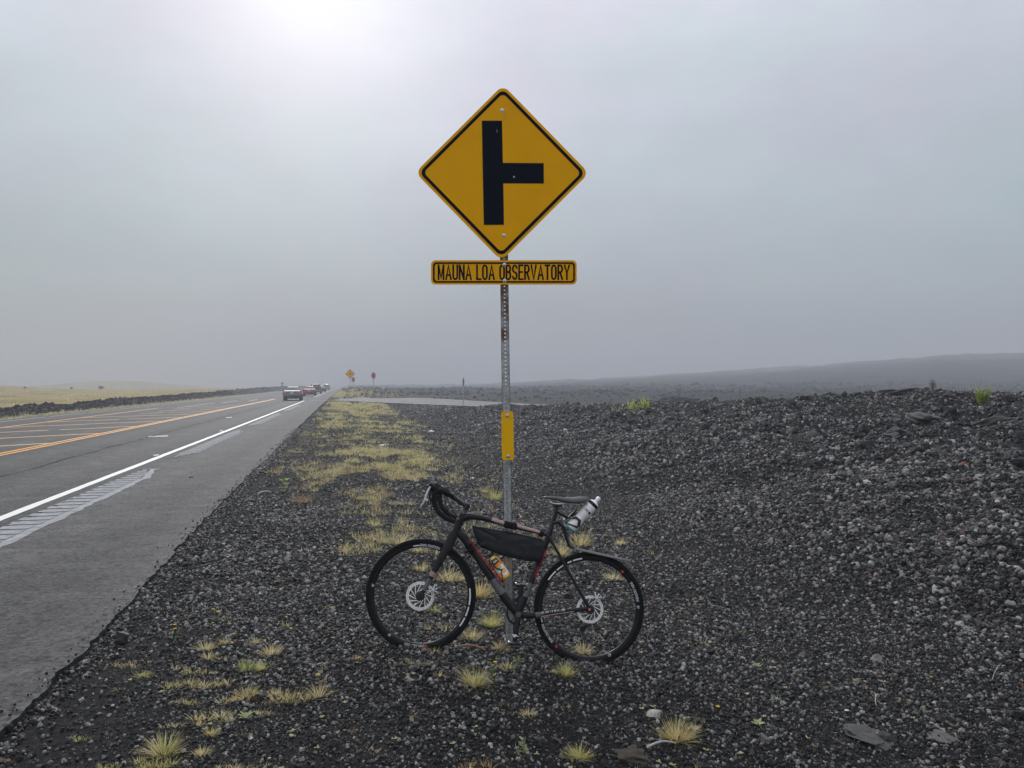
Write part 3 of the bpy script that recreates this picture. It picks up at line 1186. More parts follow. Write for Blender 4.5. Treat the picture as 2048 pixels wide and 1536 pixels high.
# coarse rubble: top of the bank, the ridge across the road, lava beyond the side road
P, Sz = [], []
x, y = polar_points(30000, 10, 60)
a, t, ok = on_lava(x, y)
ok &= (a > 7.2) & (rng.uniform(0, 1, len(x)) < 0.30 + 1.2 * np.maximum(0, fbm(x * 0.35, y * 0.35, 141, 3)))
x, y = x[ok], y[ok]
s = rng.uniform(0.08, 0.24, len(x)) * (1 + 0.7 * rng.uniform(0, 1, len(x)) ** 8)
P.append(np.stack([x, y, height(x, y) + s * 0.02], -1)); Sz.append(s)
x, y = polar_points(150000, 25, 260, 50)
a, t, ok = on_lava(x, y)
ok = (a < -16.7) & (a > -20.2)
x, y = x[ok], y[ok]
s = rng.uniform(0.10, 0.24, len(x)) * (1 + rng.uniform(0, 1, len(x)) ** 5)
P.append(np.stack([x, y, height(x, y)], -1)); Sz.append(s)
tl = rng.uniform(20, 130, 5200)
al = rng.uniform(-19.6, -16.9, 5200)
x, y = DA[0] * tl + NA[0] * al, DA[1] * tl + NA[1] * al
s = rng.uniform(0.08, 0.24, len(x))
P.append(np.stack([x, y, height(x, y) + 0.02], -1)); Sz.append(s)
x, y = polar_points(26000, 95, 250)
a, t, ok = on_lava(x, y)
ok &= (a > -0.5) & (y > side_far(x) + 1.5) & (rng.uniform(0, 1, len(x)) < 0.25 + 1.4 * np.maximum(0, fbm(x * 0.06, y * 0.06, 151, 3)))
x, y = x[ok], y[ok]
s = rng.uniform(0.35, 1.0, len(x)) * (1 + rng.uniform(0, 1, len(x)) ** 4) * np.clip(y / 200, 0.5, 1.4)
P.append(np.stack([x, y, height(x, y) - s * 0.1], -1)); Sz.append(s)
P, Sz = np.concatenate(P), np.concatenate(Sz)
scatter('lava_rubble', P, Sz, rubbles, 'rough dark lava rubble on the bank tops and beyond the side road')


# single rocks that stand out
def rock(px, py, wpx, label, col, flat=0.6, sub=2, wide=1.0, seed=None):
    p = ground_at(px, py)
    s = wpx * p.y / F
    sd = seed or random.randrange(1000, 9999)
    m = mat('rock_surface', col, 0.85, var=0.45, vscale=22, bump=0.9, bscale=70)
    me = stone_mesh('lava_rock', sd, m, sub, flat, 0.9)
    o = bpy.data.objects.new('lava_rock', me)
    COL.objects.link(o)
    o.location = (p.x, p.y, p.z + s * flat * 0.12)
    o.scale = (s, s * wide, s)
    o.rotation_euler = (random.uniform(-.1, .1), random.uniform(-.1, .1), random.uniform(0, 6))
    tag(o, label, 'rock', 'rocks that stand out from the cinder')
    return o


rock(1730, 1478, 88, 'broad flat grey lava slab sunk in fine gravel, the largest slab', (0.085, 0.082, 0.078), 0.2, 3)
rock(1878, 1474, 56, 'small flat pale slab beside the largest grey slab', (0.15, 0.145, 0.135), 0.24, 3)
rock(1262, 1520, 78, 'mossy brown rounded rock below the big sprawling grass tuft', (0.075, 0.062, 0.045), 0.45, 3)
rock(1925, 935, 15, 'rust-red lava rock lying alone on the slope of the bank', (0.30, 0.115, 0.08), 0.8)
rock(1988, 1333, 12, 'pale grey cobble on the coarse cinder at the foot of the bank', (0.27, 0.26, 0.24), 0.9)
rock(2042, 1372, 11, 'small orange-red stone at the edge of the picture', (0.36, 0.13, 0.07), 0.8)
rock(1742, 1434, 8, 'tiny salmon pink stone just above the largest slab', (0.42, 0.19, 0.15), 0.8)
rock(1360, 804, 62, 'low black lava outcrop on the crest beside the fern clump', (0.020, 0.02, 0.022), 0.4, wide=1.6)
rock(1688, 794, 14, 'dark pointed lava lump sticking up on the crest', (0.022, 0.021, 0.024), 1.0)
rock(1790, 787, 50, 'long black lava ledge on the crest before the dark shrub', (0.025, 0.024, 0.026), 0.35, wide=1.5)
rock(1985, 850, 64, 'smooth swollen grey lava mound under the green shrub', (0.085, 0.082, 0.08), 0.55, 3, 1.3)
rock(1850, 842, 52, 'pinkish grey lava mound halfway up towards the dark shrub', (0.10, 0.088, 0.085), 0.45, 3, 1.3)
rock(1790, 872, 50, 'dark grey lava mound beside the smooth swollen one', (0.06, 0.059, 0.062), 0.5, 3, 1.3)


# ------------------------------------------------------------------ grass
STRAW, GOLD, GREEN, PALE, RUST, OLIVE = (0.80, 0.68, 0.42), (0.74, 0.58, 0.26), (0.27, 0.38, 0.11), (0.60, 0.62, 0.34), (0.34, 0.20, 0.11), (0.44, 0.41, 0.14)
PAL = {'straw': [STRAW, STRAW, GOLD, PALE], 'gold': [GOLD, STRAW, OLIVE], 'green': [GREEN, OLIVE, PALE], 'mix': [STRAW, GOLD, OLIVE, STRAW, GREEN],
       'rust': [RUST, RUST, GOLD], 'lime': [(0.58, 0.58, 0.18), (0.66, 0.62, 0.28), (0.70, 0.60, 0.30)], 'pale': [PALE, (0.58, 0.60, 0.34)]}


def blade(mb, base, d, ln, wd, bend, col):
    """a tapering grass blade of three bent segments"""
    d = Vector(d)
    side = Vector((-d.y, d.x, 0)).normalized() if abs(d.x) + abs(d.y) > 1e-4 else Vector((1, 0, 0))
    side = (Quaternion(Vector((0, 0, 1)), random.uniform(-1, 1)) @ side) * wd * 0.5
    p = Vector(base)
    vs = []
    u = d.normalized()
    for k in range(4):
        ww = (1, 0.85, 0.55, 0.06)[k]
        vs += [p - side * ww, p + side * ww]
        u = (u + Vector((d.x, d.y, -0.25)) * bend * 0.4).normalized()
        p = p + u * ln / 3
    k2 = random.uniform(0.75, 1.2)
    mb.add(vs, [(0, 1, 3, 2), (2, 3, 5, 4), (4, 5, 7, 6)], tuple(c * k2 for c in col))


def tuft_into(mb, c, h, wdt, n, pal, wd=0.004, flat=0.0):
    for _ in range(n):
        an = random.uniform(0, 6.283)
        q = random.random() ** 0.7
        rx = wdt * 0.28 * q
        base = Vector((c[0] + math.cos(an) * rx, c[1] + math.sin(an) * rx * 0.8, c[2] - 0.006))
        ln = h * random.uniform(0.4, 1.25)
        out_ = (wdt * 0.5 / max(h, 0.01)) * q * random.uniform(0.4, 1.8) + flat
        if random.random() < 0.12:          # dead blades lying over
            out_ *= 2.6
        if random.random() < 0.22:          # short brown thatch at the root
            blade(mb, base, (math.cos(an) * 1.5, math.sin(an) * 1.5, 0.6), ln * 0.45, wd, 0.8, (0.30, 0.21, 0.12))
        d = Vector((math.cos(an) * out_ + random.uniform(-.3, .3), math.sin(an) * out_ + random.uniform(-.3, .3), 1.0))
        blade(mb, base, d, ln, wd * random.uniform(0.6, 1.3), random.uniform(0.1, 1.1), random.choice(PAL[pal]))


def leaf_into(mb, base, d, up, ln, wd, col, droop=0.4):
    """a broad pointed leaf, folded along its middle"""
    d = Vector(d).normalized()
    s = Vector((-d.y, d.x, 0)).normalized()
    vs = []
    p = Vector(base)
    n = 5
    for k in range(n + 1):
        u = k / n
        wv = wd * 0.5 * (math.sin(math.pi * (0.12 + 0.88 * u)) if u < 1 else 0.02)
        zoff = up * ln * (u - droop * u * u)
        c = p + d * (ln * u) + Vector((0, 0, zoff))
        vs += [c - s * wv + Vector((0, 0, wv * 0.35)), c, c + s * wv + Vector((0, 0, wv * 0.35))]
    fs = []
    for k in range(n):
        fs += [(3 * k, 3 * k + 1, 3 * k + 4, 3 * k + 3), (3 * k + 1, 3 * k + 2, 3 * k + 5, 3 * k + 4)]
    k2 = random.uniform(0.85, 1.15)
    mb.add(vs, fs, tuple(c * k2 for c in col))


def tuft(px, py, hpx, wpx, pal, label, n=70, wd=0.0035, flat=0.22, name='grass_tuft'):
    p = ground_at(px, py)
    s = p.y / F
    o = bpy.data.objects.new(name, None)
    b = MB()
    if wpx > hpx * 2.2:          # a mat: several crowns side by side
        k = max(2, int(wpx / max(hpx, 8) * 1.3))
        for i in range(k):
            q = Vector((p.x + (i / (k - 1) - 0.5) * wpx * 0.75 * s, p.y + random.uniform(-.5, .5) * wpx * 0.35 * s, p.z))
            q.z = float(height(np.array([q.x]), np.array([q.y]))[0])
            tuft_into(b, q, hpx * s * random.uniform(0.7, 1.1), hpx * s * 1.6, max(10, n // k), pal, wd, flat)
    else:
        tuft_into(b, p, hpx * s, wpx * s, n, pal, wd, flat)
    bpy.data.objects.remove(o)
    o = b.build(name, M['grass'], smooth=True)
    return tag(o, label, 'grass tuft', 'grass tufts growing in the cinder')


TUFTS = [
    (250, 1337, 16, 62, 'gold', 'flat golden mat of grass closest to the asphalt edge'),
    (288, 1353, 20, 28, 'lime', 'small yellow-green tuft touching the flat golden mat'),
    (298, 1325, 9, 32, 'straw', 'thin straw mat just behind the flat golden mat'),
    (372, 1340, 14, 62, 'straw', 'loose sprawling straw tuft with long drooping blades'),
    (365, 1375, 26, 62, 'gold', 'wide golden tuft in front of the loose sprawling one'),
    (432, 1374, 26, 52, 'gold', 'golden tuft beside the wide golden one, on its road-away side'),
    (412, 1300, 27, 34, 'straw', 'upright straw tuft behind the loose sprawling one'),
    (432, 1318, 22, 40, 'straw', 'straw tuft at the foot of the upright one'),
    (448, 1288, 20, 24, 'gold', 'small golden tuft with a yellow flower on top'),
    (493, 1342, 36, 20, 'green', 'narrow green tuft with upright blades'),
    (522, 1340, 28, 32, 'lime', 'lime tuft leaning away beside the narrow green one'),
    (543, 1312, 32, 36, 'straw', 'tall straw tuft behind the lime leaning one'),
    (495, 1395, 32, 46, 'gold', 'leaning golden tuft between the broad leaf rosette and the dark bush'),
    (600, 1397, 38, 84, 'gold', 'big bushy brown-gold tuft, widest on the cinder before the bicycle'),
    (552, 1392, 22, 22, 'straw', 'small tuft hugging the big bushy one'),
    (368, 1412, 20, 46, 'gold', 'round flat-topped golden cushion of grass'),
    (430, 1440, 30, 72, 'straw', 'reddish straw tuft sweeping towards the broad leaf rosette'),
    (160, 1479, 15, 32, 'lime', 'lone little tuft nearest the bottom of the asphalt edge'),
    (350, 1455, 16, 44, 'straw', 'sparse thin tuft below the golden cushion'),
    (398, 1453, 16, 24, 'straw', 'small straw tuft under the reddish sweeping one'),
    (424, 1470, 22, 26, 'gold', 'compact pale gold tuft below the broad leaf rosette'),
    (328, 1508, 52, 62, 'mix', 'tall tangled green and straw tuft at the bottom'),
    (308, 1537, 28, 80, 'lime', 'bright yellow-green tuft in front of the tall tangled one'),
    (405, 1513, 26, 30, 'straw', 'airy straw tuft beside the tall tangled one'),
    (455, 1540, 22, 38, 'straw', 'straw tuft cut by the lower border below the airy one'),
    (515, 1541, 18, 36, 'lime', 'small lime tuft cut by the lower border'),
    (655, 1217, 13, 28, 'straw', 'lone straw tuft out on the gravel before the front wheel'),
    (437, 1240, 13, 36, 'straw', 'low straw tuft near the dark green flowering weed'),
    (565, 1252, 16, 30, 'straw', 'short straw tuft far from the others on open gravel'),
    (950, 1372, 52, 42, 'mix', 'tall bristling tuft in front of the sign post'),
    (1014, 1342, 27, 27, 'mix', 'short tuft at the foot of the sign post'),
    (1131, 1352, 36, 32, 'lime', 'spiky yellow-green tuft touching the rear tyre'),
    (880, 1358, 18, 22, 'straw', 'little pale tuft below the front tyre'),
    (835, 1332, 22, 36, 'green', 'olive tuft under the front tyre'),
    (716, 1320, 18, 22, 'rust', 'small brown tuft ahead of the front wheel'),
    (868, 1307, 18, 32, 'gold', 'tuft pressed by the front tyre where it meets the ground'),
    (1056, 1432, 22, 30, 'straw', 'pale sandy tuft alone in the gravel below the pedal'),
    (1155, 1517, 36, 46, 'lime', 'vivid yellow-green tuft near the lower border'),
    (955, 1532, 20, 58, 'rust', 'rusty brown mat of dead grass at the lower border'),
    (1352, 1482, 56, 64, 'gold', 'big sprawling tuft with stray stalks over the mossy rock'),
    (1388, 1462, 20, 20, 'straw', 'small tuft beside the big sprawling one'),
    (1165, 1308, 32, 36, 'straw', 'straw tuft seen through the rear wheel'),
    (900, 1162, 42, 62, 'straw', 'wide straw tuft seen through the front wheel'),
    (895, 1112, 26, 46, 'straw', 'straw tuft behind the fork blade'),
    (838, 1105, 24, 36, 'straw', 'upper straw tuft seen through the front wheel'),
    (842, 1142, 26, 28, 'gold', 'golden tuft beside the front rotor'),
    (800, 1088, 34, 52, 'straw', 'pale tuft right behind the top of the front tyre'),
    (750, 1052, 26, 40, 'lime', 'yellow-green tuft standing apart behind the front wheel'),
    (868, 1225, 22, 26, 'lime', 'little lime tuft under the front rotor'),
    (870, 1262, 28, 44, 'straw', 'straw tuft low inside the front wheel'),
    (960, 1195, 52, 42, 'gold', 'tall golden tuft between front wheel and down tube'),
    (945, 1280, 36, 36, 'straw', 'pale tuft between the front tyre and the sign post'),
    (985, 1255, 42, 30, 'lime', 'lime tuft beside the sign post below the frame'),
    (1000, 1302, 28, 34, 'gold', 'golden tuft close against the sign post'),
    (990, 1000, 38, 26, 'lime', 'bright green tuft beside the sign post above the bag'),
    (968, 985, 16, 16, 'lime', 'tiny lime tuft next to the bright green one'),
    (606, 1006, 30, 30, 'rust', 'reddish tuft with grey stalks beside the asphalt'),
    (630, 984, 18, 16, 'lime', 'little yellow-green tuft behind the reddish one'),
    (1160, 1092, 42, 40, 'gold', 'golden tuft under the white bottle'),
    (1122, 1112, 40, 28, 'straw', 'straw tuft behind the seat stays'),
    (1240, 1090, 22, 22, 'straw', 'faint straw tuft above the fender tail'),
    (1225, 1160, 26, 38, 'straw', 'pale straw tuft behind the rear tyre top'),
    (512, 1290, 20, 30, 'straw', 'thin straw tuft upslope of the tall straw one'),
    (470, 1405, 22, 44, 'straw', 'ragged straw tuft among the golden cluster'),
    (530, 1430, 16, 26, 'straw', 'faint straw tuft past the broad leaf rosette'),
    (212, 1538, 18, 40, 'lime', 'small yellow-green tuft at the lower border next to the asphalt'),
    (395, 1350, 20, 40, 'straw', 'bleached tuft threaded between the wide golden clumps'),
    (800, 1010, 22, 40, 'straw', 'straw tuft between grass strip and handlebar'),
    (742, 1000, 18, 34, 'gold', 'golden tuft ahead of the handlebar in the grass strip'),
]
for T in TUFTS:
    n = int(34 + T[2] * T[3] / 18 + random.uniform(0, 25))
    tuft(T[0], T[1], T[2] * 0.82, T[3] * 1.15, *T[4:6], n=min(int(n * 1.7), 330), wd=0.0034 if T[1] > 1200 else 0.0044)


# broad leaved rosettes and weeds
def rosette(px, py, wpx, label, col=(0.50, 0.56, 0.26), n=9, up=0.75, name='leafy_rosette'):
    p = ground_at(px, py)
    s = p.y / F
    b = MB()
    for k in range(n):
        an = 6.283 * k / n + random.uniform(-.2, .2)
        leaf_into(b, (p.x, p.y, p.z - 0.004), (math.cos(an), math.sin(an), 0), up * random.uniform(0.6, 1.2), wpx * s * 0.55 * random.uniform(0.7, 1.1), wpx * s * 0.2, col, 0.25)
    o = b.build(name, M['grass'], smooth=True)
    return tag(o, label, 'plant', 'pale leafy rosettes on the gravel')


rosette(493, 1436, 34, 'pale green broad leaf rosette among the golden tufts')
rosette(1515, 1450, 32, 'largest pale rosette on the open gravel by the yellow petal')
rosette(1513, 1333, 24, 'pale rosette standing alone between the rear wheel and the bank')
rosette(1985, 1434, 18, 'bright yellow-green rosette beside the small pale slab', (0.58, 0.58, 0.16))
rosette(1852, 1352, 14, 'small lime rosette at the foot of the coarse cinder', (0.46, 0.52, 0.14))
rosette(1298, 1494, 17, 'tiny bright rosette next to the bleached stick', (0.52, 0.56, 0.2))
rosette(985, 1420, 28, 'flat pale rosette of lobed leaves in front of the sign post', up=0.2)
rosette(1205, 1370, 22, 'washed-out flat rosette near the rear tyre', up=0.2)
rosette(1652, 1360, 16, 'grey-green flat rosette on the dark soil', (0.36, 0.4, 0.22), up=0.2)
rosette(1930, 1492, 16, 'dull olive rosette below the bright yellow-green one', (0.32, 0.36, 0.16))
rosette(2035, 1497, 22, 'spreading lime rosette cut by the picture edge', (0.46, 0.5, 0.16), up=0.3)
rosette(1520, 1137, 12, 'small straw-coloured rosette up on the cinder', (0.5, 0.46, 0.2))
rosette(1065, 1392, 18, 'little mid-green rosette beside a twig', (0.2, 0.36, 0.12), up=0.35)
rosette(1205, 1230, 16, 'pale rosette inside the rear wheel', up=0.4)
rosette(1140, 1262, 18, 'star-shaped pale rosette behind the chain stay', up=0.4)


def weed(px, py, hpx, label, col, flowers=0, leafy=14, name='weed'):
    p = ground_at(px, py)
    s = p.y / F
    root = thing(name, label, 'plant', (p.x, p.y, p.z), 'upright weeds')
    h = hpx * s
    st, lf, fl = MB(), MB(), MB()
    for k in range(3):
        dx, dy = random.uniform(-.25, .25), random.uniform(-.2, .2)
        pts = [p + Vector((dx * h * u, dy * h * u, h * u * (0.8 + 0.2 * (k == 0)))) for u in (0, 0.35, 0.7, 1)]
        st.tube(pts, [0.003, 0.0025, 0.002, 0.0015], 5)
        for j in range(leafy // 3):
            u = random.uniform(0.1, 1)
            an = random.uniform(0, 6.28)
            leaf_into(lf, p + Vector((dx * h * u, dy * h * u, h * u * 0.9)), (math.cos(an), math.sin(an), 0), 0.5, h * 0.36, h * 0.14, col)
        if k < flowers:
            tip = pts[-1]
            for j in range(7):
                an = 6.283 * j / 7
                leaf_into(fl, tip, (math.cos(an), math.sin(an), 0), 0.35, 0.014, 0.012, (0.85, 0.60, 0.02))
    st.c = [tuple(c * 0.8 for c in col)] * len(st.v)
    st.build('stem', M['grass'], root)
    lf.build('leaves', M['grass'], root)
    if flowers:
        fl.build('blossom', M['grass'], root)
    return root


weed(347, 1283, 32, 'dark green weed with yellow blossoms beside the asphalt', (0.10, 0.17, 0.05), 2)
weed(570, 986, 30, 'bright lime weed next to the asphalt edge', (0.42, 0.55, 0.10))
weed(1047, 1508, 34, 'pale upright weed near the lower border', (0.48, 0.52, 0.28))
weed(1036, 1345, 40, 'thin grey-green weed with a white tip by the sign post', (0.22, 0.28, 0.12))
weed(984, 1362, 36, 'thin stalk with a yellow blossom in front of the sign post', (0.3, 0.34, 0.12), 1, 5)
weed(432, 1246, 26, 'spindly weed with yellow blossoms by the low straw tuft', (0.2, 0.25, 0.1), 2, 8)
weed(640, 1380, 26, 'yellow blossom on a stalk beside the big bushy tuft', (0.4, 0.36, 0.14), 1, 4)


def petal(px, py, label, sz=0.02, m='flower', name='fallen_petal', cat='petal'):
    p = ground_at(px, py)
    b = MB()
    for j in range(5):
        an = 6.283 * j / 5
        leaf_into(b, p + Vector((0, 0, 0.022)), (math.cos(an), math.sin(an), 0), 0.5, sz * 0.7, sz * 0.6, (0.85, 0.62, 0.02))
    o = b.build(name, M['grass'])
    return tag(o, label, cat, 'yellow petals on the gravel')


petal(1435, 1424, 'bright yellow petal above the largest pale rosette')
petal(1447, 1033, 'yellow petal up on the bank slope')
petal(929, 1155, 'yellow blossom against the inside of the front tyre', 0.03)
petal(1047, 1046, 'yellow blossom above the top tube behind the bicycle', 0.03)
petal(1183, 1123, 'pale yellow blossom under the fender', 0.03)

# grass strip between the road and the cinder, and scattered small blades: one mass
mb = MB()
cnt = 0
while cnt < 5600:
    t = random.uniform(12.5, 82) if random.random() < 0.7 else random.uniform(7.5, 20)
    a = random.gauss(0.55, 0.85) if t < 22 else random.uniform(-1.2, 2.6 + 0.012 * t) + random.gauss(0, 0.3)
    if a < float(road_edge(np.array([t]))[0]) + 0.2 + (0.35 if t < 14 else 0):
        continue
    x, y = DA[0] * t + NA[0] * a, DA[1] * t + NA[1] * a
    if y > 78.5:
        continue
    if float(fbm(np.array([x * 1.5]), np.array([y * 0.7]), 171, 5, 0.65)[0]) < (-0.05 if t > 13.5 else 0.10) + 0.36 * random.random():
        continue
    z = float(height(np.array([x]), np.array([y]))[0])
    far = y / 12.0
    h = random.uniform(0.04, 0.11) * (1 + 0.25 * min(far, 4))
    pal = random.choice(['gold', 'straw', 'straw', 'mix', 'gold', 'lime', 'pale'])
    if t < 17 and random.random() < 0.2:
        pal = 'rust'
    tuft_into(mb, (x, y, z), h, h * 1.7, 11 if t < 25 else 9, pal, 0.005 * max(1, far), 0.1)
    cnt += 1
# a fringe of grass at the corner beyond the side road
for _ in range(700):
    t, a = random.uniform(106, 190), -1.6 + abs(random.gauss(0, 3.2))
    x, y = DA[0] * t + NA[0] * a, DA[1] * t + NA[1] * a
    if y < float(side_far(np.array([x]))[0]) + 1.5:
        continue
    z = float(height(np.array([x]), np.array([y]))[0])
    tuft_into(mb, (x, y, z), random.uniform(0.2, 0.5), 0.8, 9, random.choice(['gold', 'mix', 'lime']), 0.06, 0.1)
# dry grass on the far side of the road, in front of the lava ridge
for _ in range(1500):
    t, a = random.uniform(20, 130), random.uniform(-17.2, -15.6)
    x, y = DA[0] * t + NA[0] * a, DA[1] * t + NA[1] * a
    z = float(height(np.array([x]), np.array([y]))[0])
    tuft_into(mb, (x, y, z), random.uniform(0.06, 0.2), 0.3, 7, random.choice(['gold', 'straw', 'mix']), 0.02, 0.1)
o = mb.build('verge_grass', M['grass'])
tag(o, 'dry yellow-green grass strip between asphalt and cinder', None, None, 'stuff')

mb = MB()
for _ in range(1700):       # sprigs spread over the gravel
    x, y = polar_points(1, 3, 12, 38)
    x, y = float(x[0]), float(y[0])
    a = NA[0] * x + NA[1] * y
    if a < -1.2 or random.random() < float(sstep(np.array([a]), 2.2, 4.8)[0]) * 0.93:
        continue
    z = float(height(np.array([x]), np.array([y]))[0])
    if random.random() < 0.6:
        tuft_into(mb, (x, y, z), random.uniform(0.02, 0.06), 0.07, random.randrange(5, 14), random.choice(['straw', 'pale', 'lime', 'straw', 'gold']), 0.003, 0.3)
    else:
        for k in range(5):
            an = random.uniform(0, 6.28)
            leaf_into(mb, (x, y, z + 0.012), (math.cos(an), math.sin(an), 0), 0.5, 0.018, 0.008, random.choice(PAL['pale']))
o = mb.build('weeds', M['grass'])
tag(o, 'tiny pale sprigs scattered over the gravel', None, None, 'stuff')

# taller clumps of the field over the road
mb = MB()
for _ in range(2600):
    t, a = random.uniform(35, 210), random.uniform(-110, -20.5)
    x, y = DA[0] * t + NA[0] * a, DA[1] * t + NA[1] * a
    if math.hypot(x, y) > 200:
        continue
    z = float(height(np.array([x]), np.array([y]))[0])
    tuft_into(mb, (x, y, z), random.uniform(0.12, 0.4), 0.9, 6, random.choice(['gold', 'mix', 'straw', 'lime']), 0.10, 0.2)
o = mb.build('field_grass', M['grass'])
tag(o, 'yellow-green grass of the open field across the road', None, None, 'stuff')


# ------------------------------------------------------------------ shrubs on the skyline, ferns on the bank
def shrub(px, py, wpx, hpx, label, cols, Y=None, name='shrub', n=420, dead=False):
    p = ground_at(px, py) if Y is None else at(px, py, Y)
    if Y is not None:
        p.z = float(height(np.array([p.x]), np.array([p.y]))[0])
    s = p.y / F
    root = thing(name, label, 'shrub', tuple(p))
    W, H = wpx * s, hpx * s
    tr, cr = MB(), MB()
    for k in range(5):
        an = random.uniform(0, 6.28)
        q = Vector((math.cos(an) * W * 0.25, math.sin(an) * W * 0.25, H * 0.7))
        tr.tube([p - Vector((0, 0, 0.05)), p + q * 0.5 + Vector((0, 0, H * .1)), p + q], [H * 0.035, H * 0.025, H * 0.01], 6)
    tr.build('stem', M['wood'], root)
    for _ in range(n):
        an, el = random.uniform(0, 6.28), math.asin(random.uniform(-0.5, 1))
        rr = random.random() ** 0.45 * (1 + 0.25 * math.sin(3 * an) * math.cos(2 * el))
        c = p + Vector((math.cos(an) * math.cos(el) * rr * W * 0.5, math.sin(an) * math.cos(el) * rr * W * 0.5, H * 0.52 + math.sin(el) * rr * H * 0.48))
        a2 = random.uniform(0, 6.28)
        leaf_into(cr, c, (math.cos(a2), math.sin(a2), 0), random.uniform(-.3, 1), W * 0.13, W * 0.08, random.choice(cols))
    cr.build('crown', M['grass'], root)
    return root


DK = [(0.035, 0.05, 0.03), (0.05, 0.065, 0.035), (0.07, 0.08, 0.04)]
shrub(202, 786, 11, 10, 'larger round dark bush on the skyline of the field', DK, 165)
shrub(143, 786, 7, 6, 'smaller round dark bush on the skyline of the field', DK, 168)
shrub(50, 779, 6, 6, 'dark bush on the shoulder of the grassy rise', DK, 160)
shrub(1866, 783, 15, 30, 'dark leggy shrub standing up on the crest of the bank', [(0.02, 0.024, 0.014), (0.035, 0.04, 0.02)], 22.5, n=260)


def fern(px, py, hpx, wpx, label, n=26, cols=((0.55, 0.64, 0.10), (0.65, 0.68, 0.16), (0.36, 0.46, 0.08))):
    p = ground_at(px, py)
    s = p.y / F
    root = thing('fern', label, 'fern', tuple(p), 'green ferns on the lava bank')
    b = MB()
    for k in range(n):
        an = random.uniform(0, 6.28)
        base = p + Vector((random.uniform(-.5, .5) * wpx * s * 0.8, random.uniform(-.3, .3) * wpx * s * 0.6, 0))
        h = hpx * s * random.uniform(0.6, 1.15)
        lean = Vector((math.cos(an) * 0.3, math.sin(an) * 0.3, 1)).normalized()
        col = random.choice(cols)
        for j in range(9):                       # pinnae up the frond
            u = 0.15 + 0.85 * j / 8
            q = base + lean * h * u
            for sg in (-1, 1):
                d = Vector((-lean.y - 0.3 + 0.6 * random.random(), lean.x + 0.1, 0)) * sg
                leaf_into(b, q, (d.x, d.y, 0) if d.length > 1e-3 else (sg, 0, 0), 0.7, h * 0.24 * (1.15 - u), h * 0.07, col)
    b.build('fronds', M['grass'], root)
    st = MB()
    st.tube([p - Vector((0, 0, 0.03)), p + Vector((0, 0, hpx * s * 0.4))], 0.012, 6)
    st.build('stem', M['wood'], root)
    return root


fern(1268, 822, 22, 28, 'taller pair of lime ferns at the dip in the crest')
fern(1290, 821, 26, 18, 'lime fern leaning against the taller pair', 18)
fern(1238, 822, 12, 36, 'low yellow ferns spread along the dip in the crest', 16)
fern(1966, 812, 38, 18, 'tall green fern growing from the grey lava mound', 34, ((0.32, 0.44, 0.06), (0.5, 0.56, 0.1), (0.16, 0.24, 0.05)))
fern(2016, 786, 8, 26, 'low olive ferns on the crest beside the tall green one', 14, ((0.3, 0.32, 0.07), (0.2, 0.24, 0.06)))

# ------------------------------------------------------------------ warning sign
YP = 4.985
PB = at(1019, 1302, YP)
PB.z = float(height(np.array([PB.x]), np.array([PB.y]))[0])
PT = at(1003.5, 190, YP)
sign = thing('warning_sign', 'tall yellow side-road warning sign on a perforated steel post behind the bicycle', 'road sign', tuple(PB))
ax = (PT - PB).normalized()
ux = Vector((1, 0, 0))
ux = (ux - ax * ux.dot(ax)).normalized()
uy = ax.cross(ux)            # away from the camera
if uy.y < 0:
    uy = -uy
HW = 0.0262
PITCH = 0.0254


def perforated_post():
    b = MB()
    L = (PT - PB).length + 0.1
    n = int(L / PITCH)
    b0 = PB - ax * 0.1
    seg = 8
    for (cx, du, dn) in ((-uy, ux, -uy), (uy, -ux, uy), (ux, uy, ux), (-ux, -uy, -ux)):
        for i in range(n):
            c = b0 + ax * ((i + 0.5) * PITCH) + dn * HW
            outer, inner = [], []
            for k in range(8):
                an = math.pi / 4 * k
                cu, cv = math.cos(an), math.sin(an)
                m_ = max(abs(cu), abs(cv))
                # the square cell: full width across, one pitch along
                outer.append(c + du * (cu / m_ * HW) + ax * (cv / m_ * PITCH / 2))
                inner.append(c + du * (cu * 0.0070) + ax * (cv * 0.0070))
            b.add(outer + inner, [(k, (k + 1) % 8, 8 + (k + 1) % 8, 8 + k) for k in range(8)])
    o = b.build('post', M['galv'], sign, smooth=False)
    sd = o.modifiers.new('wall', 'SOLIDIFY')
    sd.thickness = 0.0025
    sd.offset = -1
    return o


perforated_post()
# stub the post stands in
b = MB()
b.tube([PB - ax * 0.15, PB + ax * 0.045], 0.043, 4, ref=(ux + uy))
b.build('post_sleeve', M['galv'], sign, smooth=False)

YS = YP - HW - 0.004     # plane of the plates


def sp(px, py, d=0.0):
    return at(px, py, YS - d)


def rounded(corners, r, n=7):
    """rounded polygon from pixel corners (x, y), radius in pixels"""
    out_ = []
    m = len(corners)
    for i in range(m):
        p0, p1, p2 = (Vector(corners[(i - 1) % m]), Vector(corners[i]), Vector(corners[(i + 1) % m]))
        u, v_ = (p0 - p1).normalized(), (p2 - p1).normalized()
        ang = math.acos(max(-1, min(1, u.dot(v_))))
        d = r / math.tan(ang / 2)
        c = p1 + (u + v_).normalized() * (r / math.sin(ang / 2))
        a0 = p1 + u * d - c
        a1 = p1 + v_ * d - c
        t0, t1 = math.atan2(a0.y, a0.x), math.atan2(a1.y, a1.x)
        dt = (t1 - t0 + math.pi) % (2 * math.pi) - math.pi
        for k in range(n):
            an = t0 + dt * k / (n - 1)
            out_.append((c.x + r * math.cos(an), c.y + r * math.sin(an)))
    return out_


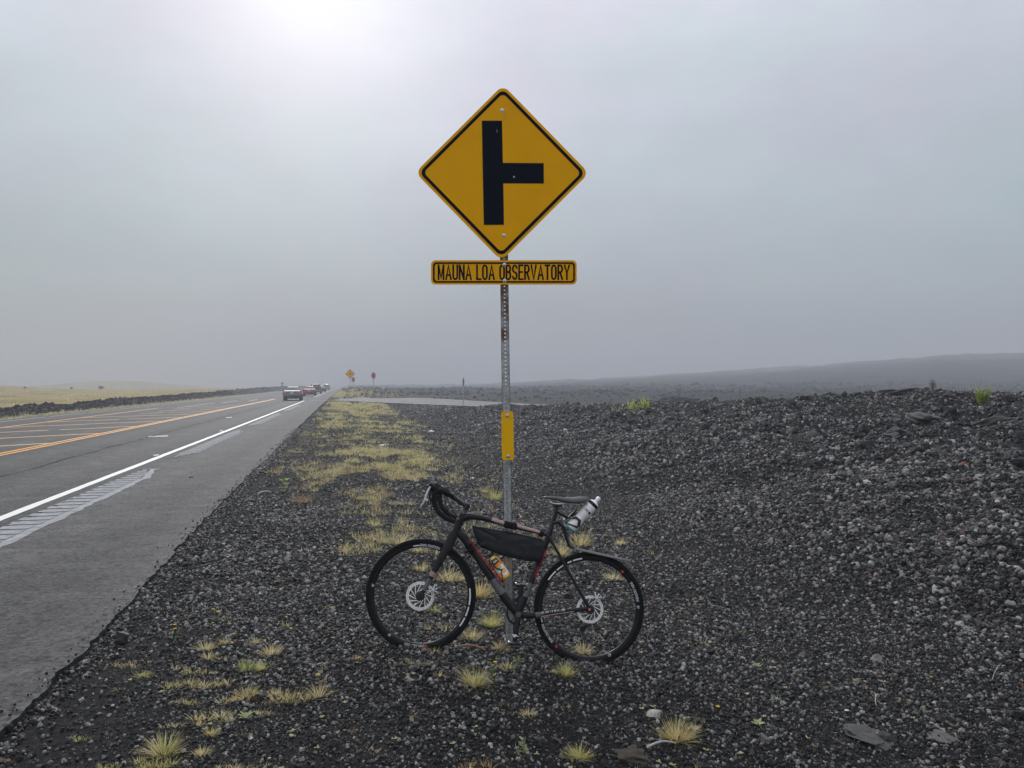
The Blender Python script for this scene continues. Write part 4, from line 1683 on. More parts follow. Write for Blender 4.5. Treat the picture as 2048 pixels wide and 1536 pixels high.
def plate(name, poly, m, th=0.003, parent=None, d=0.0):
    b = MB()
    b.prism([sp(x, y, d + th) for x, y in poly], Vector((0, th, 0)))
    return b.build(name, m, parent or sign, smooth=False)


def band(name, poly_o, poly_i, m, d0, parent, th=0.0008):
    """flat ring between two outlines, printed on a plate"""
    b = MB()
    n = len(poly_o)
    vs = [sp(x, y, d0 + th) for x, y in poly_o] + [sp(x, y, d0 + th) for x, y in poly_i] + [sp(x, y, d0 - 0.0004) for x, y in poly_o] + [sp(x, y, d0 - 0.0004) for x, y in poly_i]
    fs = []
    for i in range(n):
        j = (i + 1) % n
        fs += [(i, j, n + j, n + i), (i, 2 * n + i, 2 * n + j, j), (n + i, n + j, 3 * n + j, 3 * n + i)]
    b.add(vs, fs)
    return b.build(name, m, parent, smooth=False)


def bolt_at(px, py, d, parent, r=0.0085):
    b = MB()
    c = sp(px, py, d)
    b.lathe(c, (0, -1, 0), [(0, r * 1.5), (0.0015, r * 1.5), (0.002, r), (0.006, r * 0.95), (0.0075, r * 0.55)], 12)
    return b.build('bolt', M['bolt'], parent)


CXS, CYS = 1004.3, 345.5
tl = R(0.55)


def dia(hd, r):
    cs = []
    for k, an in enumerate((-90, 0, 90, 180)):
        q = R(an)
        x, y = math.cos(q) * hd, math.sin(q) * hd * 1.012
        cs.append((CXS + x * math.cos(tl) - y * math.sin(tl) * 1.0, CYS + x * math.sin(tl) * 0.4 + y * math.cos(tl)))
    return rounded(cs, r)


dp = plate('diamond_panel', dia(174, 16), M['sign_yellow'])
band('border', dia(166.5, 13), dia(157.5, 9), M['sign_black'], 0.003, dp)
b = MB()
tee = [(963.5, 241), (1004, 241), (1005.8, 325.5), (1087.5, 326), (1087.8, 367), (1006.6, 366.6), (1008, 449.6), (967.5, 449.8)]
b.prism([sp(x, y, 0.0038) for x, y in tee], Vector((0, 0.0012, 0)))
b.build('junction_symbol', M['sign_black'], dp, smooth=False)
bolt_at(1004.3, 220.5, 0.003, dp)
bolt_at(1007.5, 471, 0.003, dp)
b = MB()
for (x, y) in ((1028, 353.5),):
    b.lathe(sp(x, y, 0.0036), (0, -1, 0), [(0, 0.006), (0.002, 0.0055)], 10)
b.build('rivet', M['decal_white'], dp)
for (x0, y0, x1, y1, ww) in ((1010, 226, 1012.5, 240, 0.6), (993.5, 259, 994.3, 265, 0.5), (904, 330, 906, 331, 0.7)):
    b = MB()          # a scratch
    b.prism([sp(x0 - ww, y0, 0.0045), sp(x0 + ww, y0, 0.0045), sp(x1 + ww, y1, 0.0045), sp(x1 - ww, y1, 0.0045)], Vector((0, 0.002, 0)))
    b.build('scratch', M['decal_grey'], dp, smooth=False)


def box_px(x0, y0, x1, y1, r, slope=0.0):
    return rounded([(x0, y0), (x1, y0 + slope), (x1, y1 + slope), (x0, y1)], r)


npn = plate('name_panel', box_px(862, 520.5, 1153.5, 569, 9), M['sign_yellow'])
band('border', box_px(865.8, 524.4, 1149.8, 565.4, 7), box_px(869.4, 527.8, 1146.4, 562.0, 5), M['sign_black'], 0.003, npn)


def text_mesh(s, font_scale=1.0, offset=0.0):
    """a line of lettering as flat triangles: vertices (x, y) and faces, cap height 1"""
    cu = bpy.data.curves.new('lettering', 'FONT')
    cu.body = s
    cu.size = 1.0
    cu.offset = offset
    cu.resolution_u = 4
    ob = bpy.data.objects.new('lettering', cu)
    COL.objects.link(ob)
    dg = bpy.context.evaluated_depsgraph_get()
    me = bpy.data.meshes.new_from_object(ob.evaluated_get(dg))
    vs = np.array([v_.co[:2] for v_ in me.vertices])
    fs = [tuple(p.vertices) for p in me.polygons]
    bpy.data.objects.remove(ob)
    bpy.data.meshes.remove(me)
    vs[:, 0] -= vs[:, 0].min()
    vs[:, 1] -= vs[:, 1].min()
    return vs / vs[:, 1].max(), fs


# name lettering: condensed highway capitals, drawn stroke by stroke
def arc(cx, cy, rx, ry, a0, a1, n=9):
    return [(cx + rx * math.cos(R(a0 + (a1 - a0) * k / n)), cy + ry * math.sin(R(a0 + (a1 - a0) * k / n))) for k in range(n + 1)]


CAPS = {
    'M': (0.62, [[(0.03, 0), (0.03, 1)], [(0.59, 0), (0.59, 1)], [(0.03, 1), (0.31, 0.12), (0.59, 1)]]),
    'A': (0.54, [[(0.0, 0), (0.27, 1), (0.54, 0)], [(0.1, 0.30), (0.44, 0.30)]]),
    'U': (0.46, [[(0.0, 1), (0.0, 0.24)] + arc(0.23, 0.24, 0.23, 0.24, 180, 360)[1:] + [(0.46, 1)]]),
    'N': (0.48, [[(0.0, 0), (0.0, 1)], [(0.48, 0), (0.48, 1)], [(0.0, 1), (0.48, 0)]]),
    'L': (0.40, [[(0.0, 1), (0.0, 0), (0.40, 0)]]),
    'O': (0.46, [[(0.46, 0.5)] + arc(0.23, 0.74, 0.23, 0.26, 0, 180) + arc(0.23, 0.26, 0.23, 0.26, 180, 360) + [(0.46, 0.5)]]),
    'B': (0.45, [[(0.0, 0), (0.0, 1), (0.24, 1)] + arc(0.24, 0.76, 0.19, 0.24, 90, -90)[1:] + [(0.0, 0.52)], [(0.24, 0.52)] + arc(0.24, 0.26, 0.21, 0.26, 90, -90) + [(0.0, 0.0)]]),
    'S': (0.45, [arc(0.225, 0.75, 0.225, 0.25, 15, 250) + arc(0.225, 0.25, 0.225, 0.25, 70, -165)]),
    'E': (0.40, [[(0.40, 1), (0.0, 1), (0.0, 0), (0.40, 0)], [(0.0, 0.52), (0.33, 0.52)]]),
    'R': (0.46, [[(0.0, 0), (0.0, 1), (0.24, 1)] + arc(0.24, 0.75, 0.21, 0.25, 90, -90)[1:] + [(0.0, 0.5)], [(0.2, 0.5), (0.46, 0)]]),
    'V': (0.52, [[(0.0, 1), (0.26, 0), (0.52, 1)]]),
    'T': (0.46, [[(0.0, 1), (0.46, 1)], [(0.23, 1), (0.23, 0)]]),
    'Y': (0.52, [[(0.0, 1), (0.26, 0.45), (0.52, 1)], [(0.26, 0.47), (0.26, 0)]]),
}


def stroke_text(s_, tracking=0.27, space=0.42):
    out_, x = [], 0.0
    for ch in s_:
        if ch == ' ':
            x += space
            continue
        w_, lines = CAPS[ch]
        out_ += [[(px_ + x, py_) for px_, py_ in ln] for ln in lines]
        x += w_ + tracking
    return out_, x - tracking


lines, W = stroke_text('MAUNA LOA OBSERVATORY')
b = MB()
for k, ln in enumerate(lines):
    pts = [Vector((874 + 2.6 + x / W * (1141 - 874 - 5.2), 558.2 - y * 27.6)) for x, y in ln]
    hwid = 1.75
    L_, R_ = [], []
    for i, p in enumerate(pts):
        d0 = (p - pts[i - 1]).normalized() if i > 0 else (pts[1] - p).normalized()
        d1 = (pts[i + 1] - p).normalized() if i < len(pts) - 1 else d0
        n0, n1 = Vector((-d0.y, d0.x)), Vector((-d1.y, d1.x))
        mn = n0 + n1
        mn = mn.normalized() * (hwid / max(0.45, mn.normalized().dot(n0))) if mn.length > 1e-3 else n0 * hwid
        q = p.copy()
        if i == 0:
            q -= d1 * hwid * 0.95
        if i == len(pts) - 1:
            q += d0 * hwid * 0.95
        L_.append(q + mn)
        R_.append(q - mn)
    dd = 0.0040 + 0.00004 * (k % 9)
    n_ = len(pts)
    b.add([sp(q.x, q.y, dd) for q in L_] + [sp(q.x, q.y, dd) for q in R_], [(i, i + 1, n_ + i + 1, n_ + i) for i in range(n_ - 1)])
b.build('lettering', M['sign_black'], npn, smooth=False)
bolt_at(1008.8, 529.5, 0.003, npn)
bolt_at(1009.3, 561.5, 0.003, npn)
mk = plate('marker_panel', rounded([(1002.5, 823), (1026.5, 822.6), (1028, 920), (1004, 920.4)], 5), M['marker_yellow'])
bolt_at(1014.6, 831.5, 0.003, mk)
bolt_at(1016.2, 912.5, 0.003, mk)

# ------------------------------------------------------------------ bicycle
YB = 4.80
Pf = at(842, 1301.5, YB)
Pr = at(1178, 1327.5, YB)
LEAN = R(7.5)
E1 = (Pr - Pf).normalized()
e2 = Vector((0, math.sin(LEAN), math.cos(LEAN)))
E2 = (e2 - E1 * e2.dot(E1)).normalized()
EN = E1.cross(E2)            # towards the camera: the bicycle's near side
if EN.y > 0:
    EN = -EN
CAM = Vector((0, 0, CH))


def B(px, py, wv=0.0):
    """point of the bicycle seen at a pixel, wv metres off its middle plane towards the camera"""
    d = ray(px, py)
    k = (wv - (CAM - Pf).dot(EN)) / d.dot(EN)
    return CAM + d * k


bike = thing('bicycle', 'black drop-bar gravel bicycle leaning on the sign post', 'bicycle', tuple((Pf + Pr) / 2))
FC, RC = B(842, 1189.5), B(1178, 1216)
WR = 0.345


def btube(name, pix, rad, m='frame', wv=0.0, n=12, rad2=None, parent=None):
    if not hasattr(wv, '__len__'):
        wv = [wv] * len(pix)
    b = MB()
    b.tube([B(x, y, k) for (x, y), k in zip(pix, wv)], rad, n, ref=EN, rad2=rad2)
    return b.build(name, M[m], parent or bike)


def arc_text(mb, c, s, r, ang, size, wv, squeeze=1.0, flip=False):
    vs, fs = text_mesh(s, 1, 0.012)
    W = vs[:, 0].max() * size * squeeze
    out_ = []
    for x, y in vs:
        th = R(ang) + (x * size * squeeze - W / 2) / r
        out_.append(c + (E1 * math.cos(th) + E2 * math.sin(th)) * (r - y * size) + EN * wv)
    mb.add(out_, fs)


def wheel(c, label, texts, stripes, dots, marks, tag_name):
    wh = MB()
    # rim: box section, deep
    wh.ring(c, E1, E2, EN, [(0.322, -0.0125), (0.322, 0.0125), (0.316, 0.0145), (0.300, 0.0135), (0.2935, 0.006), (0.2935, -0.006), (0.300, -0.0135), (0.316, -0.0145)], 96)
    rim = wh.build('wheel', M['rim'], bike, label=label, angle=50)
    ty = MB()
    pr = []
    for k in range(14):
        an = 2 * math.pi * k / 14
        pr.append((0.3285 + 0.0185 * math.cos(an), 0.0195 * math.sin(an)))
    ty.ring(c, E1, E2, EN, pr, 110)
    for k in range(220):           # shoulder knobs
        an = 2 * math.pi * k / 220
        d = E1 * math.cos(an) + E2 * math.sin(an)
        tg = -E1 * math.sin(an) + E2 * math.cos(an)
        for sg in (-1, 1):
            q = c + d * 0.3415 + EN * (0.0125 * sg)
            rot = Matrix((tg, EN, d)).transposed()
            ty.box(q, (0.006, 0.006, 0.005), rot)
    ty.build('tyre', M['rubber'], rim, angle=50)
    hb = MB()
    hb.lathe(c - EN * 0.05, EN, [(0, 0.010), (0.012, 0.012), (0.014, 0.024), (0.018, 0.024), (0.022, 0.015), (0.075, 0.015), (0.08, 0.024), (0.085, 0.022), (0.09, 0.011), (0.1, 0.009)], 18)
    hb.build('hub', M['black_gloss'], rim)
    spk = MB()
    for k in range(24):
        an = 2 * math.pi * (k + 0.5) / 24
        d = E1 * math.cos(an) + E2 * math.sin(an)
        h2 = an + (0.9 if (k // 2) % 2 else -0.9)
        hpt = c + (E1 * math.cos(h2) + E2 * math.sin(h2)) * 0.022 + EN * (0.03 if k % 2 else -0.034)
        spk.tube([hpt, c + d * 0.294], 0.0014, 5)
    so = spk.build('spokes', M['black_gloss'], rim)
    so['kind'] = 'stuff'
    for s, ang, size, sq in texts:
        tx = MB()
        arc_text(tx, c, s, 0.3165, ang, size, 0.0152, sq)
        tx.build('lettering', M['decal_white'], rim, smooth=False)
    for a0, a1, r0, r1 in stripes:
        st = MB()
        st.ring(c, E1, E2, EN, [(r0, 0.0148), (r1, 0.0148), (r1, 0.0156), (r0, 0.0156)], 10, R(a0), R(a1))
        st.build('stripe_decal', M['decal_white'], rim, smooth=False)
    for ang in dots:
        dt = MB()
        q = c + (E1 * math.cos(R(ang)) + E2 * math.sin(R(ang))) * 0.31
        dt.lathe(q + EN * 0.0135, EN, [(0, 0.009), (0.0022, 0.009)], 14)
        dt.build('red_dot', M['decal_red'], rim, smooth=False)
    return rim


fw = wheel(FC, 'front wheel', [('INDUSTRY NINE', 268, 0.0165, 0.78), ('INDUSTRY NINE', 84, 0.0165, 0.78), ('i9', 236, 0.018, 1.0), ('i9', 173, 0.018, 1.0)],
           [(-33, -22, 0.305, 0.314), (-20, -9, 0.305, 0.314), (-7, 12, 0.305, 0.314), (96, 104, 0.303, 0.309)], [281], [], 'front')
rw = wheel(RC, 'rear wheel', [('INDUSTRY NINE', 214, 0.0165, 0.78), ('INDUSTRY NINE', 24, 0.0165, 0.78), ('i9', 298, 0.02, 1.0), ('i9', 6, 0.018, 1.0)],
           [(102, 113, 0.305, 0.314), (115, 120, 0.305, 0.314), (123, 135, 0.305, 0.314), (137, 150, 0.305, 0.314), (190, 200, 0.303, 0.311)], [232, 51], [], 'rear')


def rotor(c, r, parent, wv, a_gap=None):
    b = MB()
    b.ring(c, E1, E2, EN, [(r * 0.905, wv), (r * 0.95, wv), (r * 0.95, wv + 0.002), (r * 0.905, wv + 0.002)], 64)
    b.ring(c, E1, E2, EN, [(r * 0.965, wv), (r, wv), (r, wv + 0.002), (r * 0.965, wv + 0.002)], 64)
    b.ring(c, E1, E2, EN, [(r * 0.80, wv), (r * 0.88, wv), (r * 0.88, wv + 0.002), (r * 0.80, wv + 0.002)], 64)
    for k in range(36):        # bridges of the brake track
        an = 2 * math.pi * k / 36
        d0 = E1 * math.cos(an) + E2 * math.sin(an)
        d1 = E1 * math.cos(an + 0.06) + E2 * math.sin(an + 0.06)
        b.tube([c + d0 * r * 0.87 + EN * (wv + 0.001), c + d1 * r * 0.98 + EN * (wv + 0.001)], 0.0016, 4)
    for k in range(12):        # swept arms
        an = 2 * math.pi * k / 12
        p0 = c + (E1 * math.cos(an + 0.75) + E2 * math.sin(an + 0.75)) * r * 0.33 + EN * (wv + 0.001)
        p1 = c + (E1 * math.cos(an) + E2 * math.sin(an)) * r * 0.82 + EN * (wv + 0.001)
        b.tube([p0, p1], 0.0026, 4)
    o = b.build('rotor', M['steel'], parent, smooth=False)
    b = MB()
    b.lathe(c + EN * (wv - 0.004), EN, [(0, 0.030), (0.006, 0.030), (0.009, 0.022), (0.02, 0.018)], 18)
    for k in range(6):
        an = 2 * math.pi * k / 6
        b.lathe(c + (E1 * math.cos(an) + E2 * math.sin(an)) * 0.024 + EN * (wv + 0.002), EN, [(0, 0.004), (0.004, 0.003)], 8)
    b.build('rotor_carrier', M['black_gloss'], parent)
    return o


rotor(FC, 0.088, fw, 0.05)
rotor(RC, 0.084, rw, 0.05)

# frame tubes
btube('head_tube', [(926, 1026), (921, 1040), (916, 1052), (911, 1072)], [0.019, 0.024, 0.025, 0.027], n=16)
btube('top_tube', [(921, 1037), (940, 1032.5), (962, 1035), (985, 1041.5), (1010, 1048), (1035, 1053.8), (1062, 1061), (1099, 1071)], [0.027, 0.021, 0.0165, 0.0155, 0.0155, 0.0145, 0.013, 0.012], n=16, rad2=[0.022, 0.02, 0.019, 0.019, 0.018, 0.017, 0.015, 0.014])
btube('down_tube', [(914, 1062), (930, 1078), (948, 1103), (968, 1133), (990, 1166), (1012, 1199), (1034, 1224)], [0.024, 0.026, 0.026, 0.0255, 0.0255, 0.027, 0.03], n=16)
btube('seat_tube', [(1034, 1226), (1048, 1199), (1062, 1166), (1076, 1130), (1090, 1094), (1099, 1068)], [0.029, 0.021, 0.0175, 0.0165, 0.016, 0.0165], n=16)
b = MB()
b.lathe(B(1037, 1228) - EN * 0.037, EN, [(0, 0.027), (0.074, 0.027)], 20)
b.build('bottom_bracket', M['frame'], bike)
for sg in (1, -1):
    btube('seat_stay', [(1097, 1072), (1112, 1098), (1132, 1134), (1153, 1172), (1171, 1203), (1178, 1215)], [0.011, 0.0095, 0.0095, 0.010, 0.011, 0.012], wv=[0.012 * sg, 0.03 * sg, 0.046 * sg, 0.056 * sg, 0.062 * sg, 0.064 * sg])
    btube('chain_stay', [(1040, 1229), (1056, 1231), (1072, 1230.5), (1098, 1227), (1130, 1222.5), (1156, 1219.5), (1181, 1217)], [0.025, 0.020, 0.018, 0.0155, 0.0145, 0.013, 0.014], wv=[0.022 * sg, 0.033 * sg, 0.038 * sg, 0.05 * sg, 0.058 * sg, 0.063 * sg, 0.064 * sg], rad2=[0.02, 0.014, 0.012, 0.011, 0.010, 0.010, 0.01])
# grey painted bands of the frame
btube('paint_band', [(985, 1158), (997, 1176.5), (1004, 1187)], [0.0263, 0.0263, 0.0268], 'frame_grey', n=16)
btube('paint_band', [(1051, 1192.5), (1057, 1178), (1062, 1166)], [0.021, 0.0188, 0.0182], 'frame_grey', n=16)
btube('paint_band', [(1072, 1230.3), (1083, 1229)], [0.0187, 0.0172], 'frame_grey', wv=[0.0385, 0.0445], rad2=[0.0128, 0.0118])
btube('paint_band', [(1083, 1226.5), (1110, 1223), (1130, 1220)], [0.010, 0.009, 0.008], 'decal_grey', wv=[0.047, 0.054, 0.0595], rad2=0.0105)
btube('paint_band', [(1083, 1233), (1110, 1228), (1148, 1222.5)], [0.006, 0.0055, 0.004], 'decal_pink', wv=[0.048, 0.056, 0.063], rad2=0.0095)
btube('paint_band', [(983, 1040.3), (1000, 1045), (1012, 1048.2)], [0.0155, 0.0157, 0.0157], 'decal_pink', n=16, rad2=0.0193)
btube('paint_band', [(1034, 1052.8), (1056, 1058.6), (1080, 1065.2)], [0.0135, 0.013, 0.012], 'decal_pink', n=16, rad2=[0.0176, 0.0166, 0.0156])
# fork
for sg in (1, -1):
    btube('fork_blade', [(908, 1066), (902, 1080), (893, 1098), (880, 1122), (866, 1147), (855, 1167), (846, 1184)], [0.030, 0.031, 0.029, 0.0245, 0.0185, 0.0145, 0.012], wv=[0.008 * sg, 0.024 * sg, 0.036 * sg, 0.046 * sg, 0.052 * sg, 0.055 * sg, 0.056 * sg], rad2=[0.026, 0.02, 0.016, 0.014, 0.012, 0.011, 0.010], n=14)
btube('paint_band', [(860.5, 1157.5), (855, 1167.3), (848, 1180.5)], [0.0165, 0.0152, 0.0131], 'frame_grey', wv=[0.0538, 0.0552, 0.0562], rad2=[0.0122, 0.0116, 0.0108], n=14)
btube('paint_band', [(868, 1143.5), (863, 1152.5)], [0.0197, 0.0176], 'decal_pink', wv=[0.0516, 0.053], rad2=[0.0127, 0.0123], n=14)
b = MB()
b.box(B(916, 1037, 0.0255), (0.016, 0.004, 0.016))
b.build('head_badge', M['badge_pink'], bike, smooth=False, bevel=0.002)
b = MB()
b.lathe(B(926, 1027), (B(930, 1015) - B(926, 1027)), [(0, 0.020), (0.012, 0.019), (0.0121, 0.0185), (0.026, 0.0185), (0.027, 0.017), (0.03, 0.015)], 18)
b.build('headset_spacer', M['frame_grey'], bike)

# lettering on the down tube and chain stay


def line_text(name, s, x0, y0, x1, y1, hpx, wv, m, side=1):
    vs, fs = text_mesh(s, 1, 0.02)
    W = vs[:, 0].max()
    p0, p1 = B(x0, y0, wv), B(x1, y1, wv)
    d = p1 - p0
    up = EN.cross(d.normalized()) * (hpx * YB / F)
    b = MB()
    b.add([p0 + d * (x / W) + up * y for x, y in vs], fs)
    return b.build(name, M[m], bike, smooth=False)


line_text('lettering', 'SPECIALIZED', 934, 1080, 1007, 1171, 5.0, 0.0245, 'decal_red')
line_text('lettering', 'SPECIALIZED', 1089.5, 1099, 1068, 1154, 4.6, 0.0182, 'decal_red')
line_text('lettering', 'CRUX', 1088, 1228.5, 1126, 1223.0, 6.5, 0.0705, 'frame')

# seat post, saddle
btube('seat_post', [(1099, 1068), (1106, 1044), (1111, 1026), (1114, 1012)], [0.0137, 0.0137, 0.0137, 0.014], 'black_gloss')
btube('seat_clamp', [(1096.5, 1073), (1099.5, 1064)], 0.019, 'black_gloss')
b = MB()
b.box(B(1115, 1010), (0.06, 0.05, 0.016))
b.box(B(1107, 1006), (0.03, 0.02, 0.02))
b.build('saddle_clamp', M['black_gloss'], bike, bevel=0.004)
for sg in (1, -1):
    btube('saddle_rail', [(1098, 998), (1103, 1006), (1118, 1008), (1138, 1007), (1152, 1001)], 0.0035, 'silver', wv=[0.008 * sg, 0.018 * sg, 0.022 * sg, 0.026 * sg, 0.04 * sg], n=6)
# saddle: lofted along its length
b = MB()
stn = [(1085.5, 995.5, 0.008, 0.004), (1090, 995, 0.018, 0.009), (1100, 995.3, 0.021, 0.012), (1115, 997, 0.026, 0.015), (1130, 998.7, 0.042, 0.019), (1145, 998.8, 0.062, 0.022), (1158, 997.3, 0.07, 0.021), (1167, 996.3, 0.066, 0.014), (1174, 996.0, 0.045, 0.006)]
ns = 18
vs, fs = [], []
for (x, y, hw, th) in stn:
    c = B(x, y)
    for k in range(ns):
        an = 2 * math.pi * k / ns
        cu, su = math.cos(an), math.sin(an)
        zz = th * (0.55 if su > 0 else 1.1) * (abs(su) ** 0.8) * (1 if su > 0 else -1)
        zz -= 0.35 * hw * cu * cu          # wings droop
        vs.append(c + EN * (hw * cu) + E2 * (zz + 0.004))
for i in range(len(stn) - 1):
    for k in range(ns):
        fs.append((i * ns + k, i * ns + (k + 1) % ns, (i + 1) * ns + (k + 1) % ns, (i + 1) * ns + k))
fs += [tuple(range(ns)), tuple((len(stn) - 1) * ns + k for k in range(ns - 1, -1, -1))]
b.add(vs, fs)
b.build('saddle', M['saddle'], bike, angle=70)

# cockpit
btube('stem', [(934, 1013), (924, 1006), (913, 998), (905, 993)], [0.017, 0.015, 0.0145, 0.0165], 'black_gloss')
b = MB()
b.lathe(B(931, 1019), (B(937, 1003) - B(931, 1019)), [(0, 0.0215), (0.036, 0.0215), (0.038, 0.016), (0.042, 0.015)], 16)
b.build('stem_clamp', M['black_gloss'], bike)
b = MB()
for (x, y) in ((941, 1012), (939, 1018)):
    b.lathe(B(x, y, 0.012), EN, [(0, 0.004), (0.006, 0.0038)], 8)
b.build('bolt', M['silver'], bike)
btube('stem_stripe', [(928, 1004.5), (915, 995.5)], 0.0022, 'decal_grey', wv=0.0145, n=6)
CL = B(904, 992)


def bar_side(sg):
    K = 0.205
    off = [0, 0.03, 0.09, 0.15, 0.19, K, K, K, K, K, K, K]
    # where the near drop is seen; the far one is its mirror image
    pix = [(904, 992), (904, 992), (903, 991), (899, 990), (891, 986), (880, 981), (871, 984), (868, 993), (869, 1006), (876, 1022), (890, 1034.5), (911, 1044)]
    near = [B(x, y, o_) for (x, y), o_ in zip(pix, off)]
    if sg < 0:
        near = [p - EN * (2 * (p - Pf).dot(EN)) for p in near]
    b = MB()
    rad = [0.0158, 0.0158, 0.013, 0.0145, 0.0165, 0.018, 0.017, 0.0155, 0.0155, 0.0155, 0.0155, 0.0155]
    # smooth the path
    pts, rr = [], []
    for i in range(len(near) - 1):
        p0, p1, p2, p3 = near[max(i - 1, 0)], near[i], near[i + 1], near[min(i + 2, len(near) - 1)]
        for k in range(4):
            u = k / 4
            pts.append(0.5 * ((2 * p1) + (p2 - p0) * u + (2 * p0 - 5 * p1 + 4 * p2 - p3) * u * u + (3 * p1 - p0 - 3 * p2 + p3) * u ** 3))
            rr.append(rad[i] + (rad[i + 1] - rad[i]) * u)
    pts.append(near[-1])
    rr.append(rad[-1])
    b.tube(pts, rr, 12)
    o = b.build('handlebar_drop', M['tape'], bike)

    def mir(p):
        return p if sg > 0 else p - EN * (2 * (p - Pf).dot(EN))
    hd = MB()
    hp = [mir(B(x, y, K)) for x, y in ((886, 985), (876, 981), (868, 978.5), (863, 974), (861.5, 970), (861, 967))]
    hd.tube(hp, [0.017, 0.020, 0.021, 0.019, 0.014, 0.006], 12, ref=EN, rad2=[0.015, 0.017, 0.017, 0.016, 0.012, 0.005])
    h = hd.build('brake_hood', M['rubber'], bike)
    lv = MB()
    lp = [mir(B(x, y, K + 0.012)) for x, y in ((861, 973), (856.5, 981), (853, 990), (850, 999), (846.5, 1006), (840.5, 1013))]
    lv.tube(lp, [0.006, 0.0075, 0.007, 0.006, 0.0045, 0.003], 8, ref=EN, rad2=[0.008, 0.010, 0.010, 0.008, 0.006, 0.004])
    lv.build('brake_lever', M['silver'], h)
    lv = MB()
    lp = [mir(B(x, y, K)) for x, y in ((862, 976), (859.5, 984), (860, 994), (862, 1002), (860, 1008))]
    lv.tube(lp, [0.008, 0.009, 0.007, 0.008, 0.004], 8, ref=EN)
    lp = [mir(B(x, y, K + 0.006)) for x, y in ((857, 998), (856.5, 1006), (853, 1014), (848.5, 1016.5))]
    lv.tube(lp, [0.007, 0.005, 0.004, 0.002], 8, ref=EN)
    lv.build('shift_lever', M['black_gloss'], h)
    bd = MB()
    bd.tube([mir(B(850, 998, K + 0.016)), mir(B(856, 1001, K + 0.016))], 0.006, 8)
    bd.build('lever_band', M['decal_white'], h)
    return o


bar_side(1)
bar_side(-1)
# cables
for pix, wv in (([(889, 990), (892, 1010), (900, 1030), (916, 1046), (932, 1068), (946, 1092)], [0.17, 0.16, 0.11, 0.04, 0.03, 0.03]),
                ([(893, 992), (901, 1012), (912, 1030), (922, 1044)], [0.15, 0.12, 0.07, 0.035]),
                ([(880, 1040), (892, 1058), (893, 1085), (888, 1120), (870, 1160)], [-0.1, -0.02, 0.03, 0.055, 0.06]),
                ([(938, 1052), (946, 1075), (960, 1098)], [0.02, 0.03, 0.03])):
    b = MB()
    cp = [B(x, y, k) for (x, y), k in zip(pix, wv)]
    pts = []
    for i in range(len(cp) - 1):
        p0, p1, p2, p3 = cp[max(i - 1, 0)], cp[i], cp[i + 1], cp[min(i + 2, len(cp) - 1)]
        for k in range(5):
            u = k / 5
            pts.append(0.5 * ((2 * p1) + (p2 - p0) * u + (2 * p0 - 5 * p1 + 4 * p2 - p3) * u * u + (3 * p1 - p0 - 3 * p2 + p3) * u ** 3))
    pts.append(cp[-1])
    b.tube(pts, 0.0024, 6)
    b.build('cable', M['black_gloss'], bike)

# calipers


def caliper(cx, cy, wv, turn):
    root = MB()
    c = B(cx, cy, wv)
    root.lathe(c - EN * 0.012, EN, [(0, 0.016), (0.022, 0.016), (0.026, 0.011), (0.03, 0.010)], 10)
    o = root.build('brake_caliper', M['black_gloss'], bike)
    ar = MB()
    for k, (an, ln) in enumerate(((70, 0.036), (20, 0.030), (128, 0.026), (215, 0.040), (290, 0.028), (335, 0.034))):
        q = R(an + turn)
        d = E1 * math.cos(q) + E2 * math.sin(q)
        ar.tube([c + EN * 0.018, c + d * ln * 0.55 + EN * 0.02, c + d * ln + EN * 0.014], [0.0045, 0.0035, 0.0045], 6)
    ar.lathe(c + EN * 0.017, EN, [(0, 0.008), (0.006, 0.007)], 10)
    ar.build('caliper_arm', M['silver'], o)


caliper(866, 1179, 0.066, 0)
caliper(1192, 1195, 0.074, 40)
# quick-release ends
b = MB()
b.lathe(B(845, 1187, 0.06), EN, [(0, 0.009), (0.008, 0.008)], 10)
b.build('axle_cap', M['black_gloss'], bike)
b = MB()
b.box(B(1179, 1219, 0.079), (0.014, 0.004, 0.016))
b.build('axle_badge', M['badge_pink'], bike, smooth=False, bevel=0.002)

# crankset
BBc = B(1037, 1228)


def crank(px0, px1, wv0, wv1, flip):
    b = MB()
    p0, p1 = B(px0[0], px0[1], wv0), B(px1[0], px1[1], wv1)
    b.tube([p0 + (p0 - p1).normalized() * 0.012, p0, p0 + (p1 - p0) * 0.3, p0 + (p1 - p0) * 0.75, p1, p1 + (p1 - p0).normalized() * 0.012], [0.014, 0.020, 0.0185, 0.0145, 0.014, 0.009], 12, ref=EN, rad2=[0.008, 0.011, 0.009, 0.008, 0.008, 0.006])
    o = b.build('crank_arm', M['frame'], bike)
    return o, p1


ca, pend = crank((1037, 1228), (1029, 1284), 0.05, 0.072, 1)
b = MB()
b.lathe(B(1037, 1228, 0.058), EN, [(0, 0.0155), (0.006, 0.0155), (0.0061, 0.012), (0.003, 0.010)], 18)
b.build('crank_bolt', M['frame_grey'], ca)
b = MB()
b.prism([B(1024, 1268, 0.0815), B(1033, 1269, 0.0815), B(1036, 1273, 0.0815), B(1032, 1272.5, 0.0815), B(1028, 1275, 0.0815)], EN * 0.002)
b.build('decal', M['decal_white'], ca, smooth=False)


